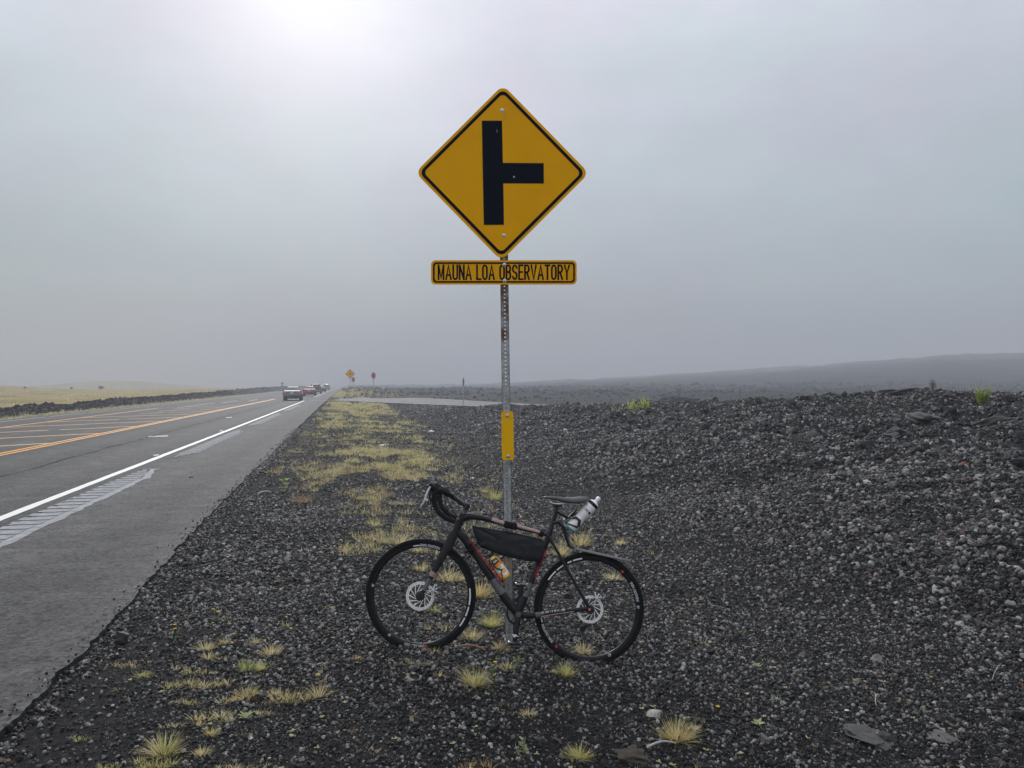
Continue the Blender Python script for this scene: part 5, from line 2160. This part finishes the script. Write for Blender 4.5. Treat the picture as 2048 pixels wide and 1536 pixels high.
def pedal(p, sg):
    b = MB()
    b.tube([p, p + EN * (0.07 * sg)], 0.0075, 8)
    c = p + EN * (0.045 * sg)
    for k in (-1, 1):
        b.tube([c + E1 * 0.03 * k - EN * 0.022, c + E1 * 0.034 * k, c + E1 * 0.03 * k + EN * 0.022], 0.006, 8)
    b.box(c, (0.055, 0.03, 0.016))
    o = b.build('pedal', M['black_gloss'], bike, bevel=0.003)
    r_ = MB()
    for k in (-1, 1):
        r_.tube([c + E1 * 0.033 * k - EN * 0.016 + E2 * 0.010, c + E1 * 0.04 * k + E2 * 0.012, c + E1 * 0.033 * k + EN * 0.016 + E2 * 0.010], 0.0028, 6)
    r_.build('pedal_cage', M['silver'], o)


pedal(pend, 1)
ca2, pend2 = crank((1037, 1228), (1043, 1172), -0.05, -0.072, -1)
pedal(pend2, -1)
# chainring, chain, cassette, derailleur on the far side
cr_c = BBc - EN * 0.045
b = MB()
prf = []
b.ring(cr_c, E1, E2, EN, [(0.066, -0.002), (0.078, -0.002), (0.078, 0.002), (0.066, 0.002)], 60)
for k in range(40):
    an = 2 * math.pi * k / 40
    d = E1 * math.cos(an) + E2 * math.sin(an)
    b.tube([cr_c + d * 0.077, cr_c + d * 0.083], [0.003, 0.0012], 4)
for k in range(5):
    an = 2 * math.pi * k / 5 + 0.3
    d = E1 * math.cos(an) + E2 * math.sin(an)
    b.tube([cr_c, cr_c + d * 0.07], [0.012, 0.007], 6, rad2=0.004)
b.build('chainring', M['black_gloss'], bike, smooth=False)
cs_c = RC - EN * 0.045
b = MB()
for k, r_ in enumerate((0.058, 0.05, 0.043, 0.036, 0.03, 0.025)):
    b.ring(cs_c - EN * (0.0045 * k - 0.01), E1, E2, EN, [(r_ * 0.5, -0.001), (r_, -0.001), (r_, 0.001), (r_ * 0.5, 0.001)], 40)
b.build('cassette', M['frame_grey'], bike, smooth=False)
b = MB()
j1 = cs_c - E2 * 0.085 + E1 * 0.012
j2 = cs_c - E2 * 0.135 - E1 * 0.028
for q in (j1, j2):
    b.lathe(q - EN * 0.005, EN, [(0, 0.020), (0.010, 0.020)], 14)
b.tube([j1, j2], 0.008, 6, ref=EN, rad2=0.010)
b.tube([cs_c + E1 * 0.02 - E2 * 0.02, j1], 0.012, 8)
b.build('rear_derailleur', M['black_gloss'], bike)
b = MB()
up0, up1 = cr_c + E2 * 0.080, cs_c + E2 * 0.045
lo0, lo1 = cr_c - E2 * 0.080, j2 - E2 * 0.02
b.tube([up0, up1], 0.004, 6)
b.tube([lo0, lo1], 0.004, 6)
b.build('chain', M['frame_grey'], bike)

# clip-on rear fender
b = MB()
pts = [B(1106, 1045), B(1117, 1043), B(1126, 1053), B(1133, 1073), B(1139, 1091), B(1147, 1095)]
b.tube(pts, [0.012, 0.014, 0.012, 0.013, 0.014, 0.012], 10, ref=EN, rad2=[0.018, 0.018, 0.018, 0.022, 0.03, 0.034])
b.build('fender_arm', M['black_gloss'], bike)
b = MB()
vs, fs = [], []
sta = [(1138, 1090, 0.022), (1150, 1095, 0.033), (1170, 1099, 0.038), (1195, 1104.5, 0.04), (1220, 1110, 0.04), (1242, 1115, 0.038), (1256, 1118.5, 0.03), (1261, 1120, 0.016)]
for (x, y, hw) in sta:
    c = B(x, y)
    for k in range(9):
        u = -1 + k / 4
        vs.append(c + EN * (hw * u) - E2 * (0.010 * u * u))
    for k in range(9):
        u = 1 - k / 4
        vs.append(c + EN * (hw * u) - E2 * (0.010 * u * u + 0.004))
for i in range(len(sta) - 1):
    for k in range(18):
        fs.append((i * 18 + k, i * 18 + (k + 1) % 18, (i + 1) * 18 + (k + 1) % 18, (i + 1) * 18 + k))
fs += [tuple(range(18)), tuple((len(sta) - 1) * 18 + k for k in range(17, -1, -1))]
b.add(vs, fs)
b.build('rear_fender', M['fender'], bike)

# bottle cages belong to the bicycle
b = MB()
for (x0, y0, x1, y1) in ((958, 1112, 1008, 1160),):
    b.tube([B(978, 1119, 0.0), B(986, 1133, 0.0), B(1001, 1158, 0.0), B(1009, 1167, 0.0)], [0.006, 0.007, 0.007, 0.006], 8, ref=EN, rad2=0.014)
    b.tube([B(983, 1126, 0.03), B(992, 1136, 0.036), B(1003, 1140, 0.037), B(1005, 1137, 0.036)], [0.003, 0.0045, 0.006, 0.004], 8)
    b.tube([B(1003, 1141, 0.037), B(1004, 1152, 0.036), B(1006, 1164, 0.025)], 0.003, 6)
b.build('bottle_cage', M['black_gloss'], bike)
b = MB()
b.tube([B(1112, 1022), B(1126, 1030), B(1138, 1036), B(1150, 1026)], [0.010, 0.009, 0.009, 0.008], 8, ref=EN, rad2=0.016)
b.tube([B(1128, 1040), B(1136, 1036), B(1154, 1018)], 0.007, 8, ref=EN, rad2=0.018)
b.tube([B(1131, 1046, 0.025), B(1145, 1051, 0.044), B(1156, 1055, 0.04)], [0.004, 0.006, 0.008], 8)
b.tube([B(1140, 1036, 0.03), B(1152, 1035, 0.044), B(1159, 1041, 0.044), B(1157, 1054, 0.042)], [0.005, 0.008, 0.011, 0.010], 8)
b.build('bottle_cage', M['black_gloss'], bike)

# ------------------------------------------------------------------ frame bag
bag = thing('frame_bag', 'black fabric bag strapped inside the bicycle frame', 'bag', tuple(B(1015, 1080)))
outl = [(946, 1062), (944, 1053), (944.5, 1050.5), (948, 1050.5), (958, 1052), (983, 1056), (1010, 1061.5), (1040, 1067), (1072, 1074), (1092, 1080), (1094, 1094), (1090, 1112), (1084, 1123), (1068, 1124), (1050, 1121), (1030, 1117.5), (1010, 1113.5), (990, 1107), (972, 1099), (960, 1093.5), (955.5, 1089), (953, 1084)]
b = MB()
ctr = Vector((sum(x for x, y in outl) / len(outl), sum(y for x, y in outl) / len(outl)))
n = len(outl)
rings = [(0.90, -0.030), (1.0, -0.018), (1.0, 0.018), (0.90, 0.030), (0.62, 0.037)]
vs, fs = [], []
for sc_, wv in [(0.62, -0.037)] + rings:
    for i, (x, y) in enumerate(outl):
        jx, jy = ctr.x + (x - ctr.x) * sc_, ctr.y + (y - ctr.y) * (sc_ if sc_ < 1 else 1)
        cre = 0.016 * float(fbm(np.array([x * 0.07]), np.array([y * 0.10 + wv * 30]), 181, 3)[0])
        vs.append(B(jx, jy, wv + cre))
for k in range(5):
    for i in range(n):
        j = (i + 1) % n
        fs.append((k * n + i, k * n + j, (k + 1) * n + j, (k + 1) * n + i))
fs += [tuple(range(n - 1, -1, -1)), tuple(5 * n + i for i in range(n))]
b.add(vs, fs)
o = b.build('bag_body', M['bag'], bag, angle=80)
sd = o.modifiers.new('soft', 'SUBSURF')
sd.levels = sd.render_levels = 2


def loop_strap(name, x0, y0, x1, y1, wv, r, wide, m='strap'):
    """a strap round a tube, between two pixels along it"""
    b = MB()
    p0, p1 = B(x0, y0), B(x1, y1)
    b.lathe(p0, p1 - p0, [(0, r), (0, r + 0.003), ((p1 - p0).length, r + 0.003), ((p1 - p0).length, r)], 16)
    return b.build(name, M[m], bag)


loop_strap('strap', 1008, 1047.8, 1033, 1053.6, 0, 0.019, 0)
loop_strap('strap', 1079, 1066, 1086, 1068, 0, 0.018, 0)
loop_strap('strap', 938, 1089, 948, 1103, 0, 0.0275, 0)
b = MB()
b.tube([B(946, 1098, 0.02), B(934, 1103, 0.03), B(929, 1104, 0.02)], [0.006, 0.007, 0.004], 6, ref=EN, rad2=0.012)
b.build('strap_end', M['strap'], bag)
loop_strap('strap', 1076, 1131, 1084, 1110, 0, 0.0175, 0)
b = MB()
b.tube([B(1012, 1052, 0.019), B(1014, 1062, 0.03)], 0.003, 6, ref=EN)
b.tube([B(1030, 1056, 0.018), B(1031, 1066, 0.03)], 0.003, 6, ref=EN)
b.build('strap_web', M['strap'], bag)
b = MB()
b.tube([B(945, 1056, 0.026), B(962, 1055.5, 0.028), B(990, 1061, 0.031), B(1020, 1066, 0.033), B(1055, 1073, 0.033), B(1085, 1081, 0.028)], 0.0022, 6)
b.build('zip', M['strap'], bag)

# ------------------------------------------------------------------ bottles
wb = thing('water_bottle', 'white squeeze bottle in the cage behind the saddle', 'bottle', tuple(B(1165, 1030)))
b0, b1 = B(1140.5, 1057, 0.008), B(1197.5, 996.5, 0.008)
axd = (b1 - b0)
L = axd.length
axd.normalize()
b = MB()
b.lathe(b0, axd, [(0, 0.026), (0.004, 0.034), (0.012, 0.037), (0.055, 0.0372), (0.07, 0.036), (0.085, 0.0315), (0.105, 0.0305), (0.122, 0.034), (0.14, 0.0365), (0.185, 0.0368), (0.20, 0.035), (0.203, 0.033)], 28)
b.build('bottle_body', M['bottle_white'], wb, angle=60)
b = MB()
b.lathe(b0, axd, [(0.2, 0.0345), (0.204, 0.0365), (0.219, 0.0365), (0.222, 0.0335)], 28)
b.build('collar', M['black_gloss'], wb)
b = MB()
b.lathe(b0, axd, [(0.2215, 0.033), (0.228, 0.029), (0.234, 0.018), (0.238, 0.0125), (0.252, 0.012), (0.253, 0.0145), (L + 0.004, 0.0135), (L + 0.008, 0.010)], 22)
b.build('cap', M['bottle_cap'], wb)
b = MB()
b.lathe(b0, axd, [(-0.007, 0.026), (-0.002, 0.0335), (0.003, 0.0345)], 24)
b.build('bottle_base', M['cyan'], wb)
sidev = axd.cross(EN).normalized()


def on_bottle(base, ax_, r, h, q, lift=0.0006):
    """point on a bottle's wall: h along it, angle q from the camera side"""
    s_ = ax_.cross(EN).normalized()
    n_ = s_.cross(ax_).normalized()
    if n_.dot(EN) < 0:
        n_ = -n_
    return base + ax_ * h + (n_ * math.cos(q) + s_ * math.sin(q)) * (r + lift)


def wrap(name, base, ax_, rfun, h0, h1, q0, q1, m, parent, lift=0.0006, nh=5, nq=9):
    b = MB()
    vs, fs = [], []
    for i in range(nh + 1):
        h = h0 + (h1 - h0) * i / nh
        for k in range(nq + 1):
            vs.append(on_bottle(base, ax_, rfun(h), h, q0 + (q1 - q0) * k / nq, lift))
    for i in range(nh):
        for k in range(nq):
            fs.append((i * (nq + 1) + k, i * (nq + 1) + k + 1, (i + 1) * (nq + 1) + k + 1, (i + 1) * (nq + 1) + k))
    b.add(vs, fs)
    return b.build(name, M[m], parent)


wrap('logo_print', b0, axd, lambda h: 0.0368, 0.148, 0.162, -0.55, 0.15, 'decal_grey', wb, 0.0012)
wrap('logo_print', b0, axd, lambda h: 0.0368, 0.146, 0.160, 0.28, 0.75, 'black_gloss', wb, 0.0012)
wrap('logo_print', b0, axd, lambda h: 0.0368, 0.178, 0.188, -1.2, -0.9, 'decal_grey', wb, 0.0012)

jb = thing('juice_bottle', 'small orange juice bottle in the cage on the down tube', 'bottle', tuple(B(1000, 1132)))
j0, j1_ = B(1013, 1156, 0.002), B(980, 1107, 0.002)
jx = (j1_ - j0)
JL = jx.length
jx.normalize()


def jr(h):
    return float(np.interp(h / JL, [0, 0.03, 0.08, 0.62, 0.72, 0.84, 0.9, 1.0], [0.024, 0.031, 0.033, 0.033, 0.031, 0.02, 0.0175, 0.0175]))


b = MB()
b.lathe(j0, jx, [(h * JL, jr(h * JL)) for h in np.linspace(0, 0.9, 26)], 26)
b.build('bottle_body', M['juice'], jb, angle=60)
b = MB()
b.lathe(j0, jx, [(0.88 * JL, 0.0185), (0.885 * JL, 0.0195), (1.0 * JL, 0.019), (1.01 * JL, 0.016)], 20)
b.build('cap', M['black_gloss'], jb)
wrap('label', j0, jx, jr, 0.13 * JL, 0.52 * JL, -1.7, 1.7, 'label_white', jb, 0.0007)
wrap('label_band', j0, jx, jr, 0.50 * JL, 0.62 * JL, -1.7, 1.7, 'orange', jb, 0.0012)
wrap('label_panel', j0, jx, jr, 0.60 * JL, 0.79 * JL, -0.75, 0.75, 'black_gloss', jb, 0.0016)
wrap('label_print', j0, jx, jr, 0.40 * JL, 0.50 * JL, -0.7, 0.5, 'leafgreen', jb, 0.0014)
wrap('label_print', j0, jx, jr, 0.15 * JL, 0.30 * JL, -0.95, -0.1, 'peach', jb, 0.0014)
wrap('label_print', j0, jx, jr, 0.20 * JL, 0.36 * JL, 0.1, 0.95, 'peach', jb, 0.0014)
for (h0, h1, q0, q1) in ((0.71, 0.725, -0.4, 0.4), (0.66, 0.715, -0.32, -0.22), (0.66, 0.715, 0.02, 0.12), (0.66, 0.675, -0.3, 0.05), (0.66, 0.71, 0.3, 0.4)):
    wrap('label_print', j0, jx, jr, h0 * JL, h1 * JL, q0, q1, 'decal_white', jb, 0.0022, 2, 3)


# ------------------------------------------------------------------ litter and sticks
def stick(px0, py0, px1, py1, r, label, m='pale_wood', bend=0.02, name='twig', cat='stick', lift=0.02):
    p0, p1 = ground_at(px0, py0), ground_at(px1, py1)
    pts, rr = [], []
    for k in range(7):
        u = k / 6
        q = p0.lerp(p1, u)
        q.z = float(height(np.array([q.x]), np.array([q.y]))[0]) + lift + bend * math.sin(u * 3.1)
        q.x += random.uniform(-.004, .004)
        pts.append(q)
        rr.append(r * (1 - 0.45 * abs(u - 0.3)) * random.uniform(0.85, 1.1))
    b = MB()
    b.tube(pts, rr, 7)
    o = b.build(name, M[m])
    return tag(o, label, cat, 'sticks on the ground')


stick(912, 1301, 968, 1305, 0.010, 'brown weathered stick lying between the front tyre and the post', 'wood', name='wooden_stick')
stick(940, 1366, 984, 1372, 0.005, 'bleached grey stick below the tall bristling tuft', lift=0.018)
stick(1292, 1503, 1352, 1496, 0.006, 'straight pale stick beside the mossy brown rock', lift=0.02)
stick(1750, 1402, 1752, 1421, 0.003, 'tiny white twig above the largest slab', bend=0.03)
stick(516, 989, 541, 986, 0.006, 'white straw-like sliver next to the asphalt edge', 'litter_white')
stick(1984, 1366, 2008, 1345, 0.002, 'thin curved grass stalk arching on the coarse cinder', bend=0.05)


def litter(px, py, wpx, hpx, label, m, name='litter', cat='litter'):
    p = ground_at(px, py)
    s = p.y / F
    b = MB()
    vs = []
    nx, ny = 5, 4
    for i in range(nx):
        for j in range(ny):
            vs.append(p + Vector(((i / (nx - 1) - .5) * wpx * s, (j / (ny - 1) - .5) * wpx * s * 0.6, 0.02 + hpx * s * (0.6 * math.sin(i * 1.3 + j) ** 2 + 0.4 * random.random()))))
    fs = [(i * ny + j, (i + 1) * ny + j, (i + 1) * ny + j + 1, i * ny + j + 1) for i in range(nx - 1) for j in range(ny - 1)]
    b.add(vs, fs)
    o = b.build(name, M[m])
    sd = o.modifiers.new('thick', 'SOLIDIFY')
    sd.thickness = 0.003
    return tag(o, label, cat, 'litter on the verge')


litter(764, 896, 14, 7, 'crumpled white paper in the grass strip', 'litter_white', 'crumpled_paper', 'paper')
litter(863, 867, 13, 6, 'white scrap on the cinder beyond the grass strip', 'litter_white', 'paper_scrap', 'paper')
litter(1473, 1258, 7, 5, 'blue plastic scrap on the gravel right of the rear wheel'.replace('right of', 'beyond'), 'litter_blue', 'plastic_scrap', 'scrap')
litter(945, 1002 - 42, 8, 4, 'small white scrap behind the handlebar', 'litter_white', 'paper_scrap', 'paper')
litter(734, 803 + 1, 5, 3, 'white speck of paper beside the side road', 'litter_white', 'paper_scrap', 'paper')
litter(1693, 1433, 8, 3, 'white chip lying above the largest slab', 'litter_white', 'paper_scrap', 'paper')
b = MB()
p = at(682, 798.2, 88)
p.z = 0.01
b.box(p + Vector((0, 0, 0.06)), (0.38, 0.25, 0.11))
o = b.build('white_block', M['litter_white'], bevel=0.02)
tag(o, 'small white block lying at the mouth of the side road', 'marker block')


# ------------------------------------------------------------------ far signs
def far_sign(name, label, px, py_top, Y, shape, half, mcol, yaw=0.0, base_z=None, back=None, post_r=0.035, mount=None):
    """roadside sign on a post: panel shape 'diamond', 'octagon' or 'box' of half size (w, h)"""
    top = at(px, py_top, Y)
    gz = float(height(np.array([top.x]), np.array([top.y]))[0])
    base = Vector((top.x, top.y, gz))
    root = thing(name, label, 'road sign', tuple(base), None)
    c = Vector((top.x, top.y, top.z - half[1]))
    b = MB()
    b.tube([base - Vector((0, 0, 0.2)), Vector((top.x, top.y, top.z - half[1] * 0.4))], post_r, 6)
    b.build('post', M['galv'], root)
    q = Matrix.Rotation(R(yaw), 3, 'Z')
    if shape == 'diamond':
        poly = [(0, half[1]), (half[0], 0), (0, -half[1]), (-half[0], 0)]
    elif shape == 'octagon':
        poly = [(math.cos(R(22.5 + 45 * k)) * half[0] * 1.082, math.sin(R(22.5 + 45 * k)) * half[1] * 1.082) for k in range(8)]
    else:
        poly = [(-half[0], -half[1]), (half[0], -half[1]), (half[0], half[1]), (-half[0], half[1])]
    off = q @ Vector((0, -0.045, 0))
    b = MB()
    b.prism([c + off + q @ Vector((x, 0, z)) for x, z in poly], q @ Vector((0, 0.012, 0)))
    pn = b.build('panel', M[mcol], root, smooth=False)
    if shape != 'box' or mcol == 'sign_white':
        # printed rim
        b = MB()
        for i in range(len(poly)):
            j = (i + 1) % len(poly)
            pts = [Vector((poly[i][0] * s_, 0, poly[i][1] * s_)) for s_ in (0.97, 0.90)] + [Vector((poly[j][0] * s_, 0, poly[j][1] * s_)) for s_ in (0.90, 0.97)]
            b.prism([c + off + q @ (p_ + Vector((0, -0.004, 0))) for p_ in pts], q @ Vector((0, 0.006, 0)))
        b.build('border', M['sign_black' if mcol != 'sign_red' else 'sign_white'], pn, smooth=False)
    return root, c, q, pn


r1, c1, q1, pn1 = far_sign('warning_sign', 'small yellow diamond sign at the corner beyond the side road', 700.3, 738.2, 112, 'diamond', (0.70, 0.70), 'sign_yellow', 8)
b = MB()
for dx, dz, w_, h_ in ((0, 0.06, 0.5, 0.05), (-0.06, -0.06, 0.34, 0.05)):
    b.box(c1 + Vector((dx, -0.055, dz)), (w_, 0.01, h_))
b.build('symbol', M['sign_black'], pn1, smooth=False)
far_sign('route_sign', 'small pale rectangular sign partly behind the yellow diamond', 706.5, 755, 124, 'box', (0.24, 0.34), 'sign_back', 20)
far_sign('stop_sign', 'red octagonal stop sign turned sideways beyond the side road', 746.6, 744.8, 112, 'octagon', (0.46, 0.46), 'sign_red', 58, post_r=0.05)
far_sign('narrow_sign', 'dark sign seen almost edge-on at the near side of the side road', 926.2, 754.2, 78.4, 'diamond', (0.46, 0.46), 'sign_back', 80, post_r=0.045)
r2, c2, q2, pn2 = far_sign('warning_sign', 'faint grey diamond sign in the fog beyond the oncoming lane', 564.5, 764, 230, 'diamond', (0.5, 0.45), 'sign_back', 0)
b = MB()
b.box(c2 + Vector((0, -0.06, -0.75)), (0.75, 0.02, 0.42))
b.build('plate', M['sign_back'], r2, smooth=False)

# ------------------------------------------------------------------ cars
M['car_glass'] = mat('car_glass', (0.03, 0.035, 0.04), 0.08, spec=0.7)
M['car_glass_pale'] = mat('car_glass_pale', (0.10, 0.115, 0.125), 0.2, spec=0.4)
M['plastic'] = mat('black_plastic', (0.015, 0.015, 0.016), 0.6)
M['lamp_on'] = mat('lit_brake_lamp', (0.6, 0.03, 0.02), 0.3, emit=((1.0, 0.06, 0.03), 0.22))
M['lamp_off'] = mat('red_lamp', (0.35, 0.02, 0.02), 0.25)
M['plate_white'] = mat('number_plate', (0.6, 0.58, 0.58), 0.5)
M['alloy'] = mat('alloy_wheel', (0.35, 0.35, 0.36), 0.35, 0.7)
M['paint_silver'] = mat('slate_silver_paint', (0.14, 0.155, 0.18), 0.5, 0.1, coat=0.0)
M['paint_red'] = mat('red_car_paint', (0.34, 0.06, 0.075), 0.5, spec=0.3, coat=0.1)
M['paint_maroon'] = mat('maroon_paint', (0.10, 0.022, 0.028), 0.5, spec=0.3, coat=0.1)
M['paint_dark'] = mat('black_car_paint', (0.02, 0.021, 0.024), 0.5, spec=0.3, coat=0.1)
M['paint_green'] = mat('grey_green_paint', (0.16, 0.21, 0.17), 0.35, coat=0.4)


def car(px, Y, lane, label, paint, tall=False, lit=True, W=1.82, glass='car_glass_pale', box=False):
    p = at(px, 800, Y)
    hdg = math.atan2(-DA[0], DA[1])
    root = bpy.data.objects.new('parked_car' if False else ('sedan' if not tall else ('off_road_car' if box else 'suv')), None)
    COL.objects.link(root)
    root.location = (p.x, p.y, 0)
    root.rotation_euler = (0, 0, hdg)
    tag(root, label, 'car', 'cars driving away in the lane')
    hw = W / 2
    L_ = 4.6

    def loft(name, prof, widths, m, parent, bev):
        """side profile (y, z) with a half width at each point"""
        n = len(prof)
        b = MB()
        vs = [(-w_, y, z) for (y, z), w_ in zip(prof, widths)] + [(w_, y, z) for (y, z), w_ in zip(prof, widths)]
        fs = [tuple(range(n)), tuple(range(2 * n - 1, n - 1, -1))] + [(i, i + n, (i + 1) % n + n, (i + 1) % n) for i in range(n)]
        b.add(vs, fs)
        return b.build(name, M[m], parent, bevel=bev, angle=50)

    if not tall:
        bz, belt, roof = 0.28, 0.93, 1.44
        bprof = [(0.12, bz), (0.0, 0.45), (0.0, 0.66), (0.06, 0.78), (0.10, 1.0), (0.55, 1.06), (1.2, 1.0), (3.2, 0.95), (4.3, 0.80), (4.6, 0.62), (4.6, 0.4), (4.4, bz)]
        bw = [hw * .9, hw * .97, hw, hw, hw * .93, hw * .9, hw * .96, hw * .96, hw * .9, hw * .86, hw * .86, hw * .86]
        cprof = [(0.62, 1.0), (1.35, 1.40), (1.75, roof), (2.6, roof - .02), (3.5, 0.95)]
        cw = [hw * .86, hw * .66, hw * .63, hw * .63, hw * .86]
        gy = [(0.66, 1.04), (1.27, 1.37)]
        gw = [hw * .76, hw * .60]
    else:
        bz, belt, roof = 0.42, 1.08, 1.80 if not box else 1.88
        bprof = [(0.1, bz), (0.0, 0.5), (0.0, 0.75), (0.05, 1.12), (1.5, 1.14), (3.2, 1.12), (4.4, 1.0), (4.6, 0.8), (4.6, 0.5), (4.4, bz)]
        bw = [hw * .92, hw * .97, hw, hw * .97, hw * .97, hw * .97, hw * .92, hw * .9, hw * .9, hw * .9]
        cprof = [(0.08, 1.1), (0.30, roof - 0.06), (0.6, roof), (2.5, roof - .02), (3.4, 1.1)]
        cw = [hw * .93, hw * .74, hw * .71, hw * .71, hw * .9]
        if box:
            cw = [hw * .84, hw * .76, hw * .74, hw * .74, hw * .84]
        gy = [(0.085, 1.2), (0.255, roof - 0.14)]
        gw = [hw * .80, hw * .66]
    body = loft('body', bprof, bw, paint, root, 0.06)
    cabin = loft('cabin', cprof, cw, paint, root, 0.07)
    # rear window, set proud of the slope
    b = MB()
    dz = Vector((0, gy[0][0] - gy[1][0], 0))
    slope = Vector((0, gy[1][0] - gy[0][0], gy[1][1] - gy[0][1])).normalized()
    nn = Vector((0, -slope.z, slope.y))
    q4 = [Vector((-gw[0], gy[0][0], gy[0][1])), Vector((gw[0], gy[0][0], gy[0][1])), Vector((gw[1], gy[1][0], gy[1][1])), Vector((-gw[1], gy[1][0], gy[1][1]))]
    b.prism([v_ + nn * 0.03 for v_ in q4], nn * -0.05)
    b.build('rear_window', M[glass], cabin, smooth=False)
    for sg in (-1, 1):       # side windows
        b = MB()
        ys = (cprof[1][0] - 0.1, cprof[3][0] + 0.2)
        z0, z1 = cprof[0][1] + 0.06, roof - 0.09
        b.prism([Vector((sg * (cw[0] * 0.985 + 0.012), ys[0] - 0.1, z0)), Vector((sg * (cw[0] * 0.985 + 0.012), ys[1] + 0.35, z0)), Vector((sg * (cw[1] * 1.04 + 0.012), ys[1], z1)), Vector((sg * (cw[1] * 1.04 + 0.012), ys[0], z1))], Vector((-sg * 0.03, 0, 0)))
        b.build('side_window', M['car_glass'], cabin, smooth=False)
        # lamps
        b = MB()
        lz = 0.86 if not tall else 0.95
        lh = 0.12 if not tall else 0.34
        lw = 0.25 if not tall else 0.16
        b.box((sg * (hw - lw / 2 - 0.03), 0.03, lz), (lw, 0.12, lh))
        b.build('tail_lamp', M['lamp_on' if lit else 'lamp_off'], root, bevel=0.02)
        b = MB()
        b.box((sg * (hw + 0.09), 3.0, belt + 0.10), (0.20, 0.10, 0.14))
        b.build('mirror', M['plastic'], root, bevel=0.03)
        for yw in (0.85, 3.65):
            b = MB()
            rw_ = 0.32 if not tall else 0.37
            b.lathe((sg * (hw - 0.22), yw, rw_), (sg, 0, 0), [(0, rw_ - 0.03), (0.02, rw_), (0.19, rw_), (0.21, rw_ - 0.03), (0.21, rw_ * 0.66), (0.19, rw_ * 0.64)], 22)
            wh = b.build('wheel', M['rubber'], root, angle=50)
            b = MB()
            b.lathe((sg * (hw - 0.03), yw, rw_), (sg, 0, 0), [(0, rw_ * 0.62), (0.012, rw_ * 0.62), (0.018, rw_ * 0.3), (0.02, 0.05)], 10)
            b.build('rim', M['alloy'], wh, angle=30)
    b = MB()
    b.box((0, 0.05, bz + 0.08), (W * 0.86, 0.16, 0.2))
    b.box((0, 0.02, bz - 0.02), (W * 0.62, 0.3, 0.1))
    b.build('bumper_skirt', M['plastic'], root, bevel=0.02)
    b = MB()
    b.box((0, -0.02, 0.56 if not tall else 0.62), (W * 0.95, 0.12, 0.16))
    b.build('bumper', M[paint if not tall else 'alloy'], root, bevel=0.04)
    b = MB()
    b.box((0, -0.012, 0.80 if not tall else 0.86), (0.34, 0.05, 0.17))
    b.build('number_plate', M['plate_white'], root, smooth=False)
    if not tall:
        b = MB()
        b.box((0, 0.05, 0.95), (W * 0.52, 0.05, 0.035))
        b.build('trunk_trim', M['silver'], root, bevel=0.01)
        b = MB()
        b.box((0, 1.24, 1.36), (0.26, 0.05, 0.035))
        b.build('high_brake_lamp', M['lamp_on' if lit else 'lamp_off'], root, smooth=False)
    return root


car(583.7, 79.5, 0, 'slate silver sedan with brake lamps lit, last in the line', 'paint_silver')
car(618.2, 112, 0, 'red sedan between the silver sedan and the maroon vehicle', 'paint_red', lit=False)
car(631, 138, 0, 'tall maroon sport utility vehicle ahead of the red sedan', 'paint_maroon', True, False, 1.95, 'car_glass')
car(642.8, 168, 0, 'black car mostly hidden by the tall maroon vehicle', 'paint_dark', False, False)
car(652.6, 214, 0, 'grey-green boxy vehicle at the head of the line', 'paint_green', True, False, 1.9, 'car_glass_pale', True)

# ------------------------------------------------------------------ haze
hb = MB()
hb.box((0, 0, 19.0), (1900, 1900, 48.0))
M['haze'] = bpy.data.materials.new('haze_air')
M['haze'].use_nodes = True
hn = M['haze'].node_tree
hn.nodes.clear()
ho = hn.nodes.new('ShaderNodeOutputMaterial')
pv = hn.nodes.new('ShaderNodeVolumePrincipled')
pv.inputs['Color'].default_value = (0.66, 0.685, 0.74, 1)
pv.inputs['Density'].default_value = 0.0025
pv.inputs['Anisotropy'].default_value = 0.1
hn.links.new(pv.outputs[0], ho.inputs['Volume'])
o = hb.build('haze', M['haze'], smooth=False)
tag(o, kind='stuff')
